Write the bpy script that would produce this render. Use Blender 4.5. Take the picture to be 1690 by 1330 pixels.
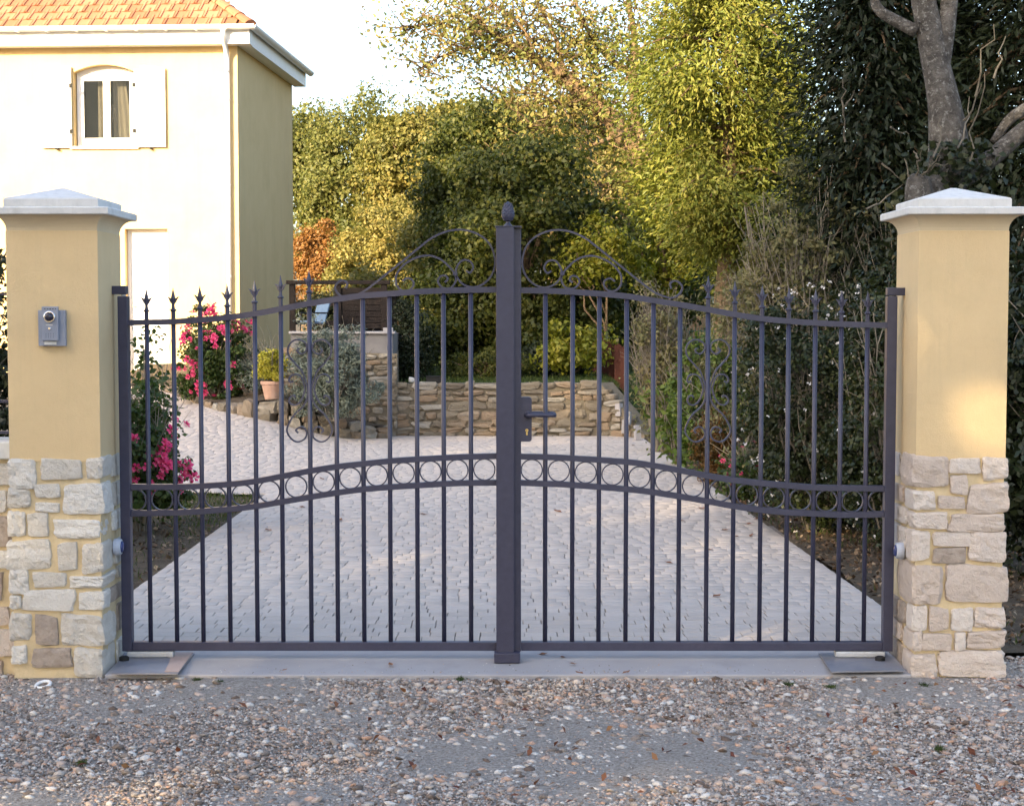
import bpy, bmesh, math, random
import numpy as np
from mathutils import Vector, Matrix, noise

for o in list(bpy.data.objects):
    bpy.data.objects.remove(o)
scene = bpy.context.scene
COL = scene.collection
R = math.radians

# ------------------------------------------------------------------ camera
FPX, CX, CY = 2600.0, 845.0, 665.0          # focal length in photo pixels, photo centre
CAM_Y, CAM_Z = -7.1, 1.52
PITCH = math.atan(145 / FPX)
cam_d = bpy.data.cameras.new('camera')
cam = bpy.data.objects.new('camera', cam_d)
COL.objects.link(cam)
cam.location = (0, CAM_Y, CAM_Z)
cam.rotation_euler = (math.pi / 2 - PITCH, 0, 0)
cam_d.sensor_fit = 'HORIZONTAL'
cam_d.sensor_width = 36
cam_d.lens = 36 * FPX / 1690
cam_d.clip_start = 0.05
cam_d.clip_end = 3000
scene.camera = cam

# ------------------------------------------------------------------ sky and sun
SUN_EL, SUN_AZ = 22.0, 35.0                  # degrees; azimuth: behind the camera, to the left
world = bpy.data.worlds.new('World')
scene.world = world
world.use_nodes = True
wn = world.node_tree.nodes
wl = world.node_tree.links
for n in list(wn):
    wn.remove(n)
sky = wn.new('ShaderNodeTexSky')
sky.sky_type = 'NISHITA'
sky.sun_disc = False
sky.sun_elevation = R(SUN_EL)
sky.sun_rotation = R(180 + SUN_AZ)
sky.air_density = 1.0
sky.dust_density = 3.5
sky.ozone_density = 1.0
bg = wn.new('ShaderNodeBackground')
bg.inputs['Strength'].default_value = 0.15
wo = wn.new('ShaderNodeOutputWorld')
wl.new(sky.outputs[0], bg.inputs[0])
wl.new(bg.outputs[0], wo.inputs[0])

sun_d = bpy.data.lights.new('sun', 'SUN')
sun_d.energy = 4.2
sun_d.angle = R(0.53)
sun_d.color = (1.0, 0.78, 0.47)
sun = bpy.data.objects.new('sun', sun_d)
COL.objects.link(sun)
SUN_DIR = Vector((-math.sin(R(SUN_AZ)) * math.cos(R(SUN_EL)), -math.cos(R(SUN_AZ)) * math.cos(R(SUN_EL)), math.sin(R(SUN_EL))))
sun.rotation_euler = SUN_DIR.to_track_quat('Z', 'Y').to_euler()
sun.location = SUN_DIR * 60

scene.view_settings.view_transform = 'Standard'
scene.view_settings.look = 'None'
scene.view_settings.gamma = 1.0
scene.view_settings.use_curve_mapping = False
scene.view_settings.exposure = 2.05
scene.cycles.max_bounces = 6
scene.cycles.diffuse_bounces = 3
scene.cycles.glossy_bounces = 3
scene.cycles.transmission_bounces = 4
scene.cycles.transparent_max_bounces = 6
scene.cycles.caustics_reflective = False
scene.cycles.caustics_refractive = False


# ------------------------------------------------------------------ measuring helpers
def ray(u, v):
    x = (u - CX) / FPX
    y = -(v - CY) / FPX
    return Vector((x, math.cos(PITCH) + y * math.sin(PITCH), -math.sin(PITCH) + y * math.cos(PITCH)))


def P(u, v, Y):
    """measured photo point -> world point standing at depth Y"""
    d = ray(u, v)
    t = (Y - CAM_Y) / d.y
    return Vector((d.x * t, Y, CAM_Z + d.z * t))


def G(u, v, z=0.0):
    """measured photo point -> world point on the level z"""
    d = ray(u, v)
    t = (z - CAM_Z) / d.z
    return Vector((d.x * t, CAM_Y + d.y * t, z))


def sstep(a, b, x):
    t = np.clip((np.asarray(x, dtype=float) - a) / (b - a), 0, 1)
    return t * t * (3 - 2 * t)


def gz(x, y):
    """height of the garden ground"""
    ramp = 0.65 * sstep(8, 17, y) * sstep(1.8, 3.3, -np.asarray(x, dtype=float))
    return ramp


def gzf(x, y):
    return float(gz(x, y))


# ------------------------------------------------------------------ materials
MATS = {}


def new_mat(name):
    m = bpy.data.materials.new(name)
    m.use_nodes = True
    nt = m.node_tree
    for n in list(nt.nodes):
        nt.nodes.remove(n)
    out = nt.nodes.new('ShaderNodeOutputMaterial')
    MATS[name] = m
    return m, nt, out


def lin(c):
    return (c[0], c[1], c[2], 1)


def surf(name, cols, scale=6.0, rough=0.8, bump=0.3, bump_scale=60.0, coord='Object', metallic=0.0, spec=0.3,
         island=0.0, detail=6.0, dist=0.02, bump2=None, stains=None, pos=None, streak=None):
    """noise-mottled principled surface; cols = 2 or 3 colours; island = how far each piece varies by itself"""
    m, nt, out = new_mat(name)
    N, L = nt.nodes, nt.links
    tc = N.new('ShaderNodeTexCoord')
    if coord == 'World':
        ge = N.new('ShaderNodeNewGeometry')
        vec = ge.outputs['Position']
    else:
        vec = tc.outputs[coord]
    b = N.new('ShaderNodeBsdfPrincipled')
    L.new(b.outputs[0], out.inputs[0])
    no = N.new('ShaderNodeTexNoise')
    no.inputs['Scale'].default_value = scale
    no.inputs['Detail'].default_value = detail
    no.inputs['Roughness'].default_value = 0.65
    L.new(vec, no.inputs['Vector'])
    ramp = N.new('ShaderNodeValToRGB')
    el = ramp.color_ramp.elements
    k = len(cols)
    el[0].position, el[0].color = 0.3, lin(cols[0])
    el[1].position, el[1].color = 0.7, lin(cols[-1])
    for i in range(1, k - 1):
        e = el.new(0.3 + 0.4 * i / (k - 1))
        e.color = lin(cols[i])
    fac = no.outputs['Fac']
    if island > 0:
        oi = N.new('ShaderNodeObjectInfo')
        ge2 = N.new('ShaderNodeNewGeometry')
        ad = N.new('ShaderNodeMath'); ad.operation = 'ADD'
        L.new(oi.outputs['Random'], ad.inputs[0])
        L.new(ge2.outputs['Random Per Island'], ad.inputs[1])
        fr = N.new('ShaderNodeMath'); fr.operation = 'FRACT'
        L.new(ad.outputs[0], fr.inputs[0])
        mx = N.new('ShaderNodeMix'); mx.data_type = 'FLOAT'
        mx.inputs[0].default_value = island
        L.new(no.outputs['Fac'], mx.inputs[2])
        L.new(fr.outputs[0], mx.inputs[3])
        fac = mx.outputs[0]
        if pos is None:
            el[0].position = 0.3 - 0.28 * island
            el[-1].position = 0.7 + 0.28 * island
            for i in range(1, k - 1):
                el[i].position = el[0].position + (el[-1].position - el[0].position) * i / (k - 1)
    if pos:
        for i, p_ in enumerate(pos):
            el[i].position = p_
    L.new(fac, ramp.inputs[0])
    colour = ramp.outputs[0]
    if stains:
        s_scale, s_lo, s_hi, s_col, s_amt = stains
        n2 = N.new('ShaderNodeTexNoise')
        n2.inputs['Scale'].default_value = s_scale
        n2.inputs['Detail'].default_value = 8
        n2.inputs['Roughness'].default_value = 0.7
        L.new(vec, n2.inputs['Vector'])
        mr = N.new('ShaderNodeMapRange')
        mr.inputs[1].default_value = s_lo
        mr.inputs[2].default_value = s_hi
        mr.inputs[4].default_value = s_amt
        L.new(n2.outputs['Fac'], mr.inputs[0])
        mc = N.new('ShaderNodeMix'); mc.data_type = 'RGBA'
        L.new(mr.outputs[0], mc.inputs[0])
        L.new(colour, mc.inputs[6])
        mc.inputs[7].default_value = lin(s_col)
        colour = mc.outputs[2]
    if streak:                                        # rain streaks: noise drawn out along the vertical
        mp = N.new('ShaderNodeMapping')
        mp.inputs['Scale'].default_value = (streak[0], streak[0], streak[1])
        L.new(vec, mp.inputs['Vector'])
        n5 = N.new('ShaderNodeTexNoise')
        n5.inputs['Scale'].default_value = 1.0
        n5.inputs['Detail'].default_value = 6
        n5.inputs['Roughness'].default_value = 0.7
        L.new(mp.outputs[0], n5.inputs['Vector'])
        m5 = N.new('ShaderNodeMapRange')
        m5.inputs[1].default_value = 0.52
        m5.inputs[2].default_value = 0.78
        m5.inputs[4].default_value = streak[3]
        L.new(n5.outputs['Fac'], m5.inputs[0])
        c5 = N.new('ShaderNodeMix'); c5.data_type = 'RGBA'
        L.new(m5.outputs[0], c5.inputs[0])
        L.new(colour, c5.inputs[6])
        c5.inputs[7].default_value = lin(streak[2])
        colour = c5.outputs[2]
    L.new(colour, b.inputs['Base Color'])
    b.inputs['Roughness'].default_value = rough
    b.inputs['Metallic'].default_value = metallic
    b.inputs['Specular IOR Level'].default_value = spec
    if bump > 0:
        n3 = N.new('ShaderNodeTexNoise')
        n3.inputs['Scale'].default_value = bump_scale
        n3.inputs['Detail'].default_value = 8
        n3.inputs['Roughness'].default_value = 0.7
        L.new(vec, n3.inputs['Vector'])
        bp = N.new('ShaderNodeBump')
        bp.inputs['Strength'].default_value = bump
        bp.inputs['Distance'].default_value = dist
        L.new(n3.outputs['Fac'], bp.inputs['Height'])
        last = bp
        if bump2:
            n4 = N.new('ShaderNodeTexNoise')
            n4.inputs['Scale'].default_value = bump2[0]
            n4.inputs['Detail'].default_value = 5
            L.new(vec, n4.inputs['Vector'])
            bq = N.new('ShaderNodeBump')
            bq.inputs['Strength'].default_value = bump2[1]
            bq.inputs['Distance'].default_value = bump2[2]
            L.new(n4.outputs['Fac'], bq.inputs['Height'])
            L.new(bp.outputs[0], bq.inputs['Normal'])
            last = bq
        L.new(last.outputs[0], b.inputs['Normal'])
    return m


def leafmat(name, cols, rough=0.55, trans=0.35, clump=0.6, scale=0.8, tcol=1.5):
    """foliage: every leaf its own tone, tones drifting through the crown; thin leaves let some light through"""
    m, nt, out = new_mat(name)
    N, L = nt.nodes, nt.links
    ge = N.new('ShaderNodeNewGeometry')
    no = N.new('ShaderNodeTexNoise')
    no.inputs['Scale'].default_value = scale
    no.inputs['Detail'].default_value = 3
    L.new(ge.outputs['Position'], no.inputs['Vector'])
    mx = N.new('ShaderNodeMix'); mx.data_type = 'FLOAT'
    mx.inputs[0].default_value = clump
    L.new(ge.outputs['Random Per Island'], mx.inputs[2])
    L.new(no.outputs['Fac'], mx.inputs[3])
    ramp = N.new('ShaderNodeValToRGB')
    el = ramp.color_ramp.elements
    k = len(cols)
    el[0].position, el[0].color = 0.18, lin(cols[0])
    el[1].position, el[1].color = 0.82, lin(cols[-1])
    for i in range(1, k - 1):
        e = el.new(0.18 + 0.64 * i / (k - 1))
        e.color = lin(cols[i])
    L.new(mx.outputs[0], ramp.inputs[0])
    b = N.new('ShaderNodeBsdfPrincipled')
    b.inputs['Roughness'].default_value = rough
    b.inputs['Specular IOR Level'].default_value = 0.3
    L.new(ramp.outputs[0], b.inputs['Base Color'])
    t = N.new('ShaderNodeBsdfTranslucent')
    hs = N.new('ShaderNodeHueSaturation')
    hs.inputs['Value'].default_value = tcol
    hs.inputs['Saturation'].default_value = 1.1
    L.new(ramp.outputs[0], hs.inputs['Color'])
    L.new(hs.outputs[0], t.inputs['Color'])
    ms = N.new('ShaderNodeMixShader')
    ms.inputs[0].default_value = trans
    L.new(b.outputs[0], ms.inputs[1])
    L.new(t.outputs[0], ms.inputs[2])
    L.new(ms.outputs[0], out.inputs[0])
    return m


def glassmat(name, col=(0.03, 0.035, 0.04)):
    m, nt, out = new_mat(name)
    b = nt.nodes.new('ShaderNodeBsdfPrincipled')
    b.inputs['Base Color'].default_value = lin(col)
    b.inputs['Roughness'].default_value = 0.04
    b.inputs['Specular IOR Level'].default_value = 0.6
    b.inputs['Alpha'].default_value = 0.45
    nt.links.new(b.outputs[0], out.inputs[0])
    return m


plaster = surf('ochre_render', [(0.63, 0.47, 0.265), (0.68, 0.515, 0.295)], scale=3, rough=0.9, bump=0.6, bump_scale=200, dist=0.005, streak=(26, 1.6, (0.48, 0.38, 0.23), 0.25),
               bump2=(28, 0.3, 0.008), stains=(2.0, 0.52, 0.75, (0.52, 0.40, 0.225), 0.5))
mortar = surf('ochre_mortar', [(0.60, 0.475, 0.28), (0.70, 0.57, 0.37)], scale=8, rough=0.95, bump=0.5, bump_scale=160, dist=0.005,
              stains=(9, 0.48, 0.72, (0.44, 0.34, 0.20), 0.7))
cove_m = surf('cove_stone', [(0.58, 0.47, 0.31), (0.64, 0.52, 0.35)], scale=4, rough=0.9, bump=0.3, bump_scale=200, dist=0.003)
cap_m = surf('cast_stone_cap', [(0.55, 0.54, 0.52), (0.66, 0.65, 0.63)], scale=5, rough=0.85, bump=0.3, bump_scale=180, dist=0.003,
             stains=(7, 0.5, 0.75, (0.33, 0.33, 0.30), 0.55), streak=(30, 4, (0.36, 0.36, 0.33), 0.45))
stone_l = surf('rough_limestone', [(0.57, 0.52, 0.45), (0.70, 0.655, 0.59), (0.78, 0.75, 0.70)], scale=22, rough=0.9, bump=1.0, bump_scale=38, coord='World',
               dist=0.018, island=0.45, bump2=(140, 0.6, 0.006), stains=(16, 0.55, 0.75, (0.45, 0.38, 0.31), 0.45))
stone_r = surf('rosy_limestone', [(0.53, 0.435, 0.365), (0.66, 0.56, 0.485), (0.75, 0.685, 0.62)], scale=22, rough=0.9, bump=1.0, bump_scale=38, coord='World',
               dist=0.018, island=0.5, bump2=(140, 0.6, 0.006), stains=(16, 0.55, 0.75, (0.42, 0.33, 0.27), 0.4))
stone_dark = surf('brown_limestone', [(0.32, 0.26, 0.21), (0.48, 0.40, 0.34)], scale=22, rough=0.9, bump=1.0, bump_scale=38, dist=0.018, coord='World')
rubble = surf('rubble_stone', [(0.15, 0.125, 0.095), (0.21, 0.18, 0.135), (0.25, 0.18, 0.12), (0.25, 0.22, 0.175), (0.34, 0.315, 0.27)], scale=8, rough=0.95, coord='World',
              bump=0.8, bump_scale=35, dist=0.02, island=0.75, stains=(4, 0.55, 0.7, (0.14, 0.10, 0.06), 0.5))
rubble_fill = surf('rubble_joint', [(0.13, 0.11, 0.08), (0.20, 0.17, 0.125)], scale=10, rough=1, bump=0.6, bump_scale=40)
gate_m = surf('anthracite_paint', [(0.027, 0.028, 0.058), (0.037, 0.039, 0.074)], scale=30, rough=0.42, bump=0.12, bump_scale=500, dist=0.001, spec=0.5,
              stains=(14, 0.58, 0.8, (0.075, 0.075, 0.10), 0.3))
concrete = surf('concrete_sill', [(0.30, 0.285, 0.29), (0.39, 0.37, 0.37)], scale=5, rough=0.85, bump=0.3, bump_scale=120, dist=0.003,
                stains=(2.5, 0.5, 0.8, (0.22, 0.205, 0.20), 0.55))
steel = surf('galvanised_plate', [(0.20, 0.20, 0.23), (0.28, 0.28, 0.31)], scale=9, rough=0.5, bump=0.15, bump_scale=90, dist=0.002, spec=0.5, metallic=0.3,
             stains=(6, 0.5, 0.75, (0.30, 0.25, 0.21), 0.55))
steel_light = surf('galvanised_arm', [(0.40, 0.42, 0.44), (0.52, 0.53, 0.54)], scale=9, rough=0.45, bump=0.1, bump_scale=90, dist=0.002, spec=0.5, metallic=0.3,
                   stains=(12, 0.55, 0.75, (0.25, 0.2, 0.16), 0.5))
paver_m = surf('pink_paver', [(0.42, 0.36, 0.315), (0.47, 0.405, 0.355), (0.515, 0.45, 0.40)], scale=18, rough=0.9, bump=0.25, bump_scale=140, dist=0.003, island=0.4, coord='World',
               stains=(30, 0.62, 0.8, (0.36, 0.31, 0.29), 0.5))
joint_m = surf('paver_sand', [(0.22, 0.19, 0.17), (0.31, 0.27, 0.24)], scale=20, rough=1, bump=0.4, bump_scale=150, coord='World')
path_m = surf('pink_path', [(0.36, 0.30, 0.27), (0.46, 0.39, 0.355)], scale=7, rough=0.95, bump=0.5, bump_scale=60, dist=0.005, coord='World')
gravel_m = surf('gravel_bed', [(0.18, 0.155, 0.13), (0.37, 0.33, 0.295), (0.56, 0.51, 0.47)], scale=75, rough=0.95, bump=1.0, bump_scale=130, dist=0.02, coord='World', detail=10,
                stains=(1.1, 0.45, 0.68, (0.38, 0.335, 0.295), 0.2))
pebble_m = surf('pebbles', [(0.12, 0.085, 0.065), (0.27, 0.225, 0.19), (0.42, 0.365, 0.32), (0.44, 0.265, 0.18), (0.48, 0.43, 0.385), (0.62, 0.59, 0.555)], scale=60,
                rough=0.8, bump=0.4, bump_scale=300, dist=0.002, coord='World', island=0.9, pos=[0.08, 0.28, 0.50, 0.66, 0.80, 1.0])
earth_m = surf('garden_earth', [(0.055, 0.04, 0.027), (0.10, 0.075, 0.05), (0.14, 0.11, 0.075)], scale=9, rough=1, bump=0.9, bump_scale=45, dist=0.03, coord='World', detail=10)
lawn_m = surf('lawn_soil', [(0.03, 0.05, 0.012), (0.06, 0.09, 0.02)], scale=3, rough=1, bump=0.8, bump_scale=60, coord='World')
wall_m = surf('cream_render', [(0.60, 0.45, 0.23), (0.64, 0.485, 0.255)], scale=2, rough=0.92, bump=0.3, bump_scale=160, dist=0.004,
              stains=(0.9, 0.5, 0.8, (0.50, 0.365, 0.18), 0.7), streak=(9, 0.5, (0.47, 0.36, 0.20), 0.45))
white_m = surf('white_paint', [(0.76, 0.76, 0.75), (0.80, 0.80, 0.79)], scale=6, rough=0.5, bump=0.05, bump_scale=60, spec=0.4)
pvc_m = surf('white_pvc', [(0.72, 0.72, 0.72), (0.78, 0.78, 0.78)], scale=6, rough=0.35, bump=0.0, spec=0.5)
tile_m = surf('terracotta_tile', [(0.23, 0.095, 0.05), (0.29, 0.13, 0.07), (0.34, 0.165, 0.095)], scale=9, rough=0.85, bump=0.3, bump_scale=90, dist=0.004, island=0.6)
curtain_m = surf('cream_curtain', [(0.66, 0.60, 0.44), (0.74, 0.68, 0.52)], scale=12, rough=0.95, bump=0.2, bump_scale=60)
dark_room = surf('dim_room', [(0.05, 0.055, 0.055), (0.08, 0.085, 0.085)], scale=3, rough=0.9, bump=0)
glass_m = glassmat('window_glass')
wood_dark = surf('dark_stained_wood', [(0.010, 0.007, 0.006), (0.022, 0.014, 0.011)], scale=14, rough=0.8, bump=0.4, bump_scale=60)
wood_red = surf('red_brown_wood', [(0.045, 0.013, 0.008), (0.075, 0.021, 0.012)], scale=16, rough=0.75, bump=0.3, bump_scale=60, island=0.4)
blue_m = surf('pale_blue_fabric', [(0.10, 0.16, 0.25), (0.13, 0.20, 0.30)], scale=9, rough=0.8, bump=0.2, bump_scale=90)
terra_m = surf('terracotta_pot', [(0.42, 0.25, 0.18), (0.50, 0.32, 0.24)], scale=9, rough=0.9, bump=0.25, bump_scale=80, dist=0.004, stains=(6, 0.5, 0.75, (0.55, 0.45, 0.38), 0.5))
green_wire = surf('green_wire', [(0.01, 0.07, 0.045), (0.015, 0.09, 0.06)], scale=20, rough=0.5, bump=0)
brass_m = surf('brass', [(0.55, 0.42, 0.16), (0.65, 0.5, 0.2)], scale=30, rough=0.3, bump=0, metallic=0.9)
chrome_m = surf('chrome', [(0.6, 0.6, 0.62), (0.7, 0.7, 0.72)], scale=30, rough=0.12, bump=0, metallic=1.0)
panel_m = surf('grey_intercom', [(0.21, 0.235, 0.30), (0.25, 0.275, 0.34)], scale=20, rough=0.5, bump=0.06, bump_scale=300, spec=0.5)
panel_dark = surf('dark_lens', [(0.015, 0.015, 0.03), (0.02, 0.02, 0.04)], scale=20, rough=0.15, bump=0, spec=0.6)
cell_m = surf('photocell_shell', [(0.42, 0.46, 0.55), (0.48, 0.52, 0.60)], scale=20, rough=0.4, bump=0)
lens_blue = surf('photocell_lens', [(0.02, 0.03, 0.12), (0.03, 0.05, 0.18)], scale=20, rough=0.2, bump=0, spec=0.6)
black_m = surf('black_rubber', [(0.01, 0.01, 0.01), (0.018, 0.018, 0.018)], scale=20, rough=0.7, bump=0.2, bump_scale=60)
bark_grey = surf('grey_bark', [(0.06, 0.053, 0.047), (0.14, 0.127, 0.113), (0.25, 0.23, 0.21)], scale=11, rough=1, bump=1.0, bump_scale=26, dist=0.09, detail=10,
                 stains=(34, 0.54, 0.62, (0.42, 0.41, 0.38), 0.7))
bark_brown = surf('brown_bark', [(0.13, 0.085, 0.05), (0.24, 0.17, 0.10)], scale=10, rough=1, bump=1.0, bump_scale=20, dist=0.05, detail=10)
twig_m = surf('grey_twigs', [(0.14, 0.12, 0.095), (0.27, 0.235, 0.185)], scale=10, rough=1, bump=0, island=0.6)
dead_twig = surf('pale_dead_twigs', [(0.09, 0.078, 0.06), (0.16, 0.14, 0.11)], scale=10, rough=1, bump=0, island=0.6)
pink_m = leafmat('pink_petals', [(0.62, 0.03, 0.13), (0.72, 0.06, 0.20), (0.75, 0.14, 0.26)], trans=0.25, clump=0.3, scale=4, tcol=1.2)
whitef_m = leafmat('white_petals', [(0.62, 0.58, 0.56), (0.78, 0.75, 0.72)], trans=0.25, clump=0.2, tcol=1.0)

L_oak = leafmat('oak_leaves', [(0.045, 0.06, 0.014), (0.105, 0.115, 0.028), (0.18, 0.16, 0.042)], scale=0.35)
L_oak2 = leafmat('golden_oak_leaves', [(0.06, 0.07, 0.015), (0.14, 0.135, 0.032), (0.25, 0.19, 0.05)], scale=0.4)
L_gold = leafmat('golden_hazel_leaves', [(0.075, 0.085, 0.02), (0.18, 0.16, 0.042), (0.30, 0.225, 0.065)], scale=0.6)
L_orange = leafmat('orange_leaves', [(0.12, 0.06, 0.018), (0.22, 0.105, 0.03), (0.29, 0.155, 0.05)], scale=0.7)
L_autumn = leafmat('autumn_leaves', [(0.07, 0.10, 0.03), (0.15, 0.165, 0.045), (0.24, 0.20, 0.06), (0.22, 0.14, 0.075)], scale=0.45)
L_hazel = leafmat('hazel_leaves', [(0.022, 0.032, 0.007), (0.048, 0.062, 0.012), (0.12, 0.115, 0.02)], scale=0.7)
L_yellow = leafmat('yellow_green_leaves', [(0.09, 0.12, 0.014), (0.17, 0.18, 0.02), (0.26, 0.22, 0.03)], scale=1.2)
L_conifer = leafmat('cypress_sprays', [(0.055, 0.085, 0.014), (0.15, 0.17, 0.028), (0.27, 0.245, 0.05)], scale=0.55, trans=0.25)
L_dark = leafmat('dark_evergreen', [(0.006, 0.011, 0.004), (0.014, 0.022, 0.007), (0.028, 0.036, 0.012)], scale=0.9, trans=0.15)
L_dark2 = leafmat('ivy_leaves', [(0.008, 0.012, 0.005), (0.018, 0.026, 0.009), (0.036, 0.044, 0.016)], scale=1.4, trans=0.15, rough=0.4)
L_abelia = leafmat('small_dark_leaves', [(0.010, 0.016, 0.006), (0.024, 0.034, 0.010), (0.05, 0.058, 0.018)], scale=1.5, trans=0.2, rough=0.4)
L_twiggy = leafmat('olive_small_leaves', [(0.08, 0.085, 0.035), (0.15, 0.145, 0.06), (0.22, 0.175, 0.085)], scale=1.2, trans=0.25)
L_laurel = leafmat('fresh_laurel_leaves', [(0.05, 0.085, 0.016), (0.10, 0.15, 0.026), (0.17, 0.20, 0.04)], scale=2, trans=0.3, rough=0.4)
L_rose = leafmat('rose_leaves', [(0.02, 0.04, 0.010), (0.05, 0.08, 0.018), (0.10, 0.13, 0.032)], scale=2.5, trans=0.3, rough=0.45)
L_lav = leafmat('silver_leaves', [(0.08, 0.10, 0.075), (0.14, 0.165, 0.13), (0.21, 0.235, 0.19)], scale=4, trans=0.2)
L_pot = leafmat('golden_shrub_leaves', [(0.20, 0.21, 0.02), (0.42, 0.38, 0.045), (0.55, 0.47, 0.09)], scale=6, trans=0.3)
L_rust = leafmat('rusty_leaves', [(0.05, 0.045, 0.014), (0.13, 0.07, 0.02), (0.20, 0.09, 0.03)], scale=2.5, trans=0.3)
L_grass = leafmat('grass_blades', [(0.02, 0.035, 0.008), (0.05, 0.075, 0.016), (0.09, 0.11, 0.025)], scale=2, trans=0.3)
L_litter = leafmat('dead_leaves', [(0.05, 0.03, 0.018), (0.11, 0.065, 0.035), (0.19, 0.12, 0.07), (0.26, 0.19, 0.12)], scale=3, trans=0.1, clump=0.2)
L_fallen = leafmat('brown_fallen_leaf', [(0.10, 0.03, 0.018), (0.19, 0.075, 0.035), (0.25, 0.13, 0.06)], scale=3, trans=0.1, clump=0.1)


# ------------------------------------------------------------------ building helpers
def link(o, parent=None):
    COL.objects.link(o)
    if parent is not None:
        o.parent = parent
    return o


def tag(o, label=None, cat=None, group=None, kind=None):
    if label:
        o['label'] = label
    if cat:
        o['category'] = cat
    if group:
        o['group'] = group
    if kind:
        o['kind'] = kind
    return o


def empty(name, loc=(0, 0, 0), rz=0.0):
    o = bpy.data.objects.new(name, None)
    o.empty_display_size = 0.1
    o.location = loc
    o.rotation_euler = (0, 0, rz)
    return link(o)


def np_mesh(name, verts, quads, mat=None, smooth=False):
    """fast mesh of quads (or tris) out of numpy arrays"""
    verts = np.asarray(verts, dtype=np.float32).reshape(-1, 3)
    quads = np.asarray(quads, dtype=np.int32)
    n, k = quads.shape
    me = bpy.data.meshes.new(name)
    me.vertices.add(len(verts))
    me.vertices.foreach_set('co', verts.ravel())
    me.loops.add(n * k)
    me.loops.foreach_set('vertex_index', quads.ravel())
    me.polygons.add(n)
    me.polygons.foreach_set('loop_start', np.arange(0, n * k, k, dtype=np.int32))
    me.polygons.foreach_set('loop_total', np.full(n, k, dtype=np.int32))
    if smooth:
        me.polygons.foreach_set('use_smooth', np.ones(n, dtype=bool))
    me.update(calc_edges=True)
    if mat:
        me.materials.append(mat)
    return me


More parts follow.
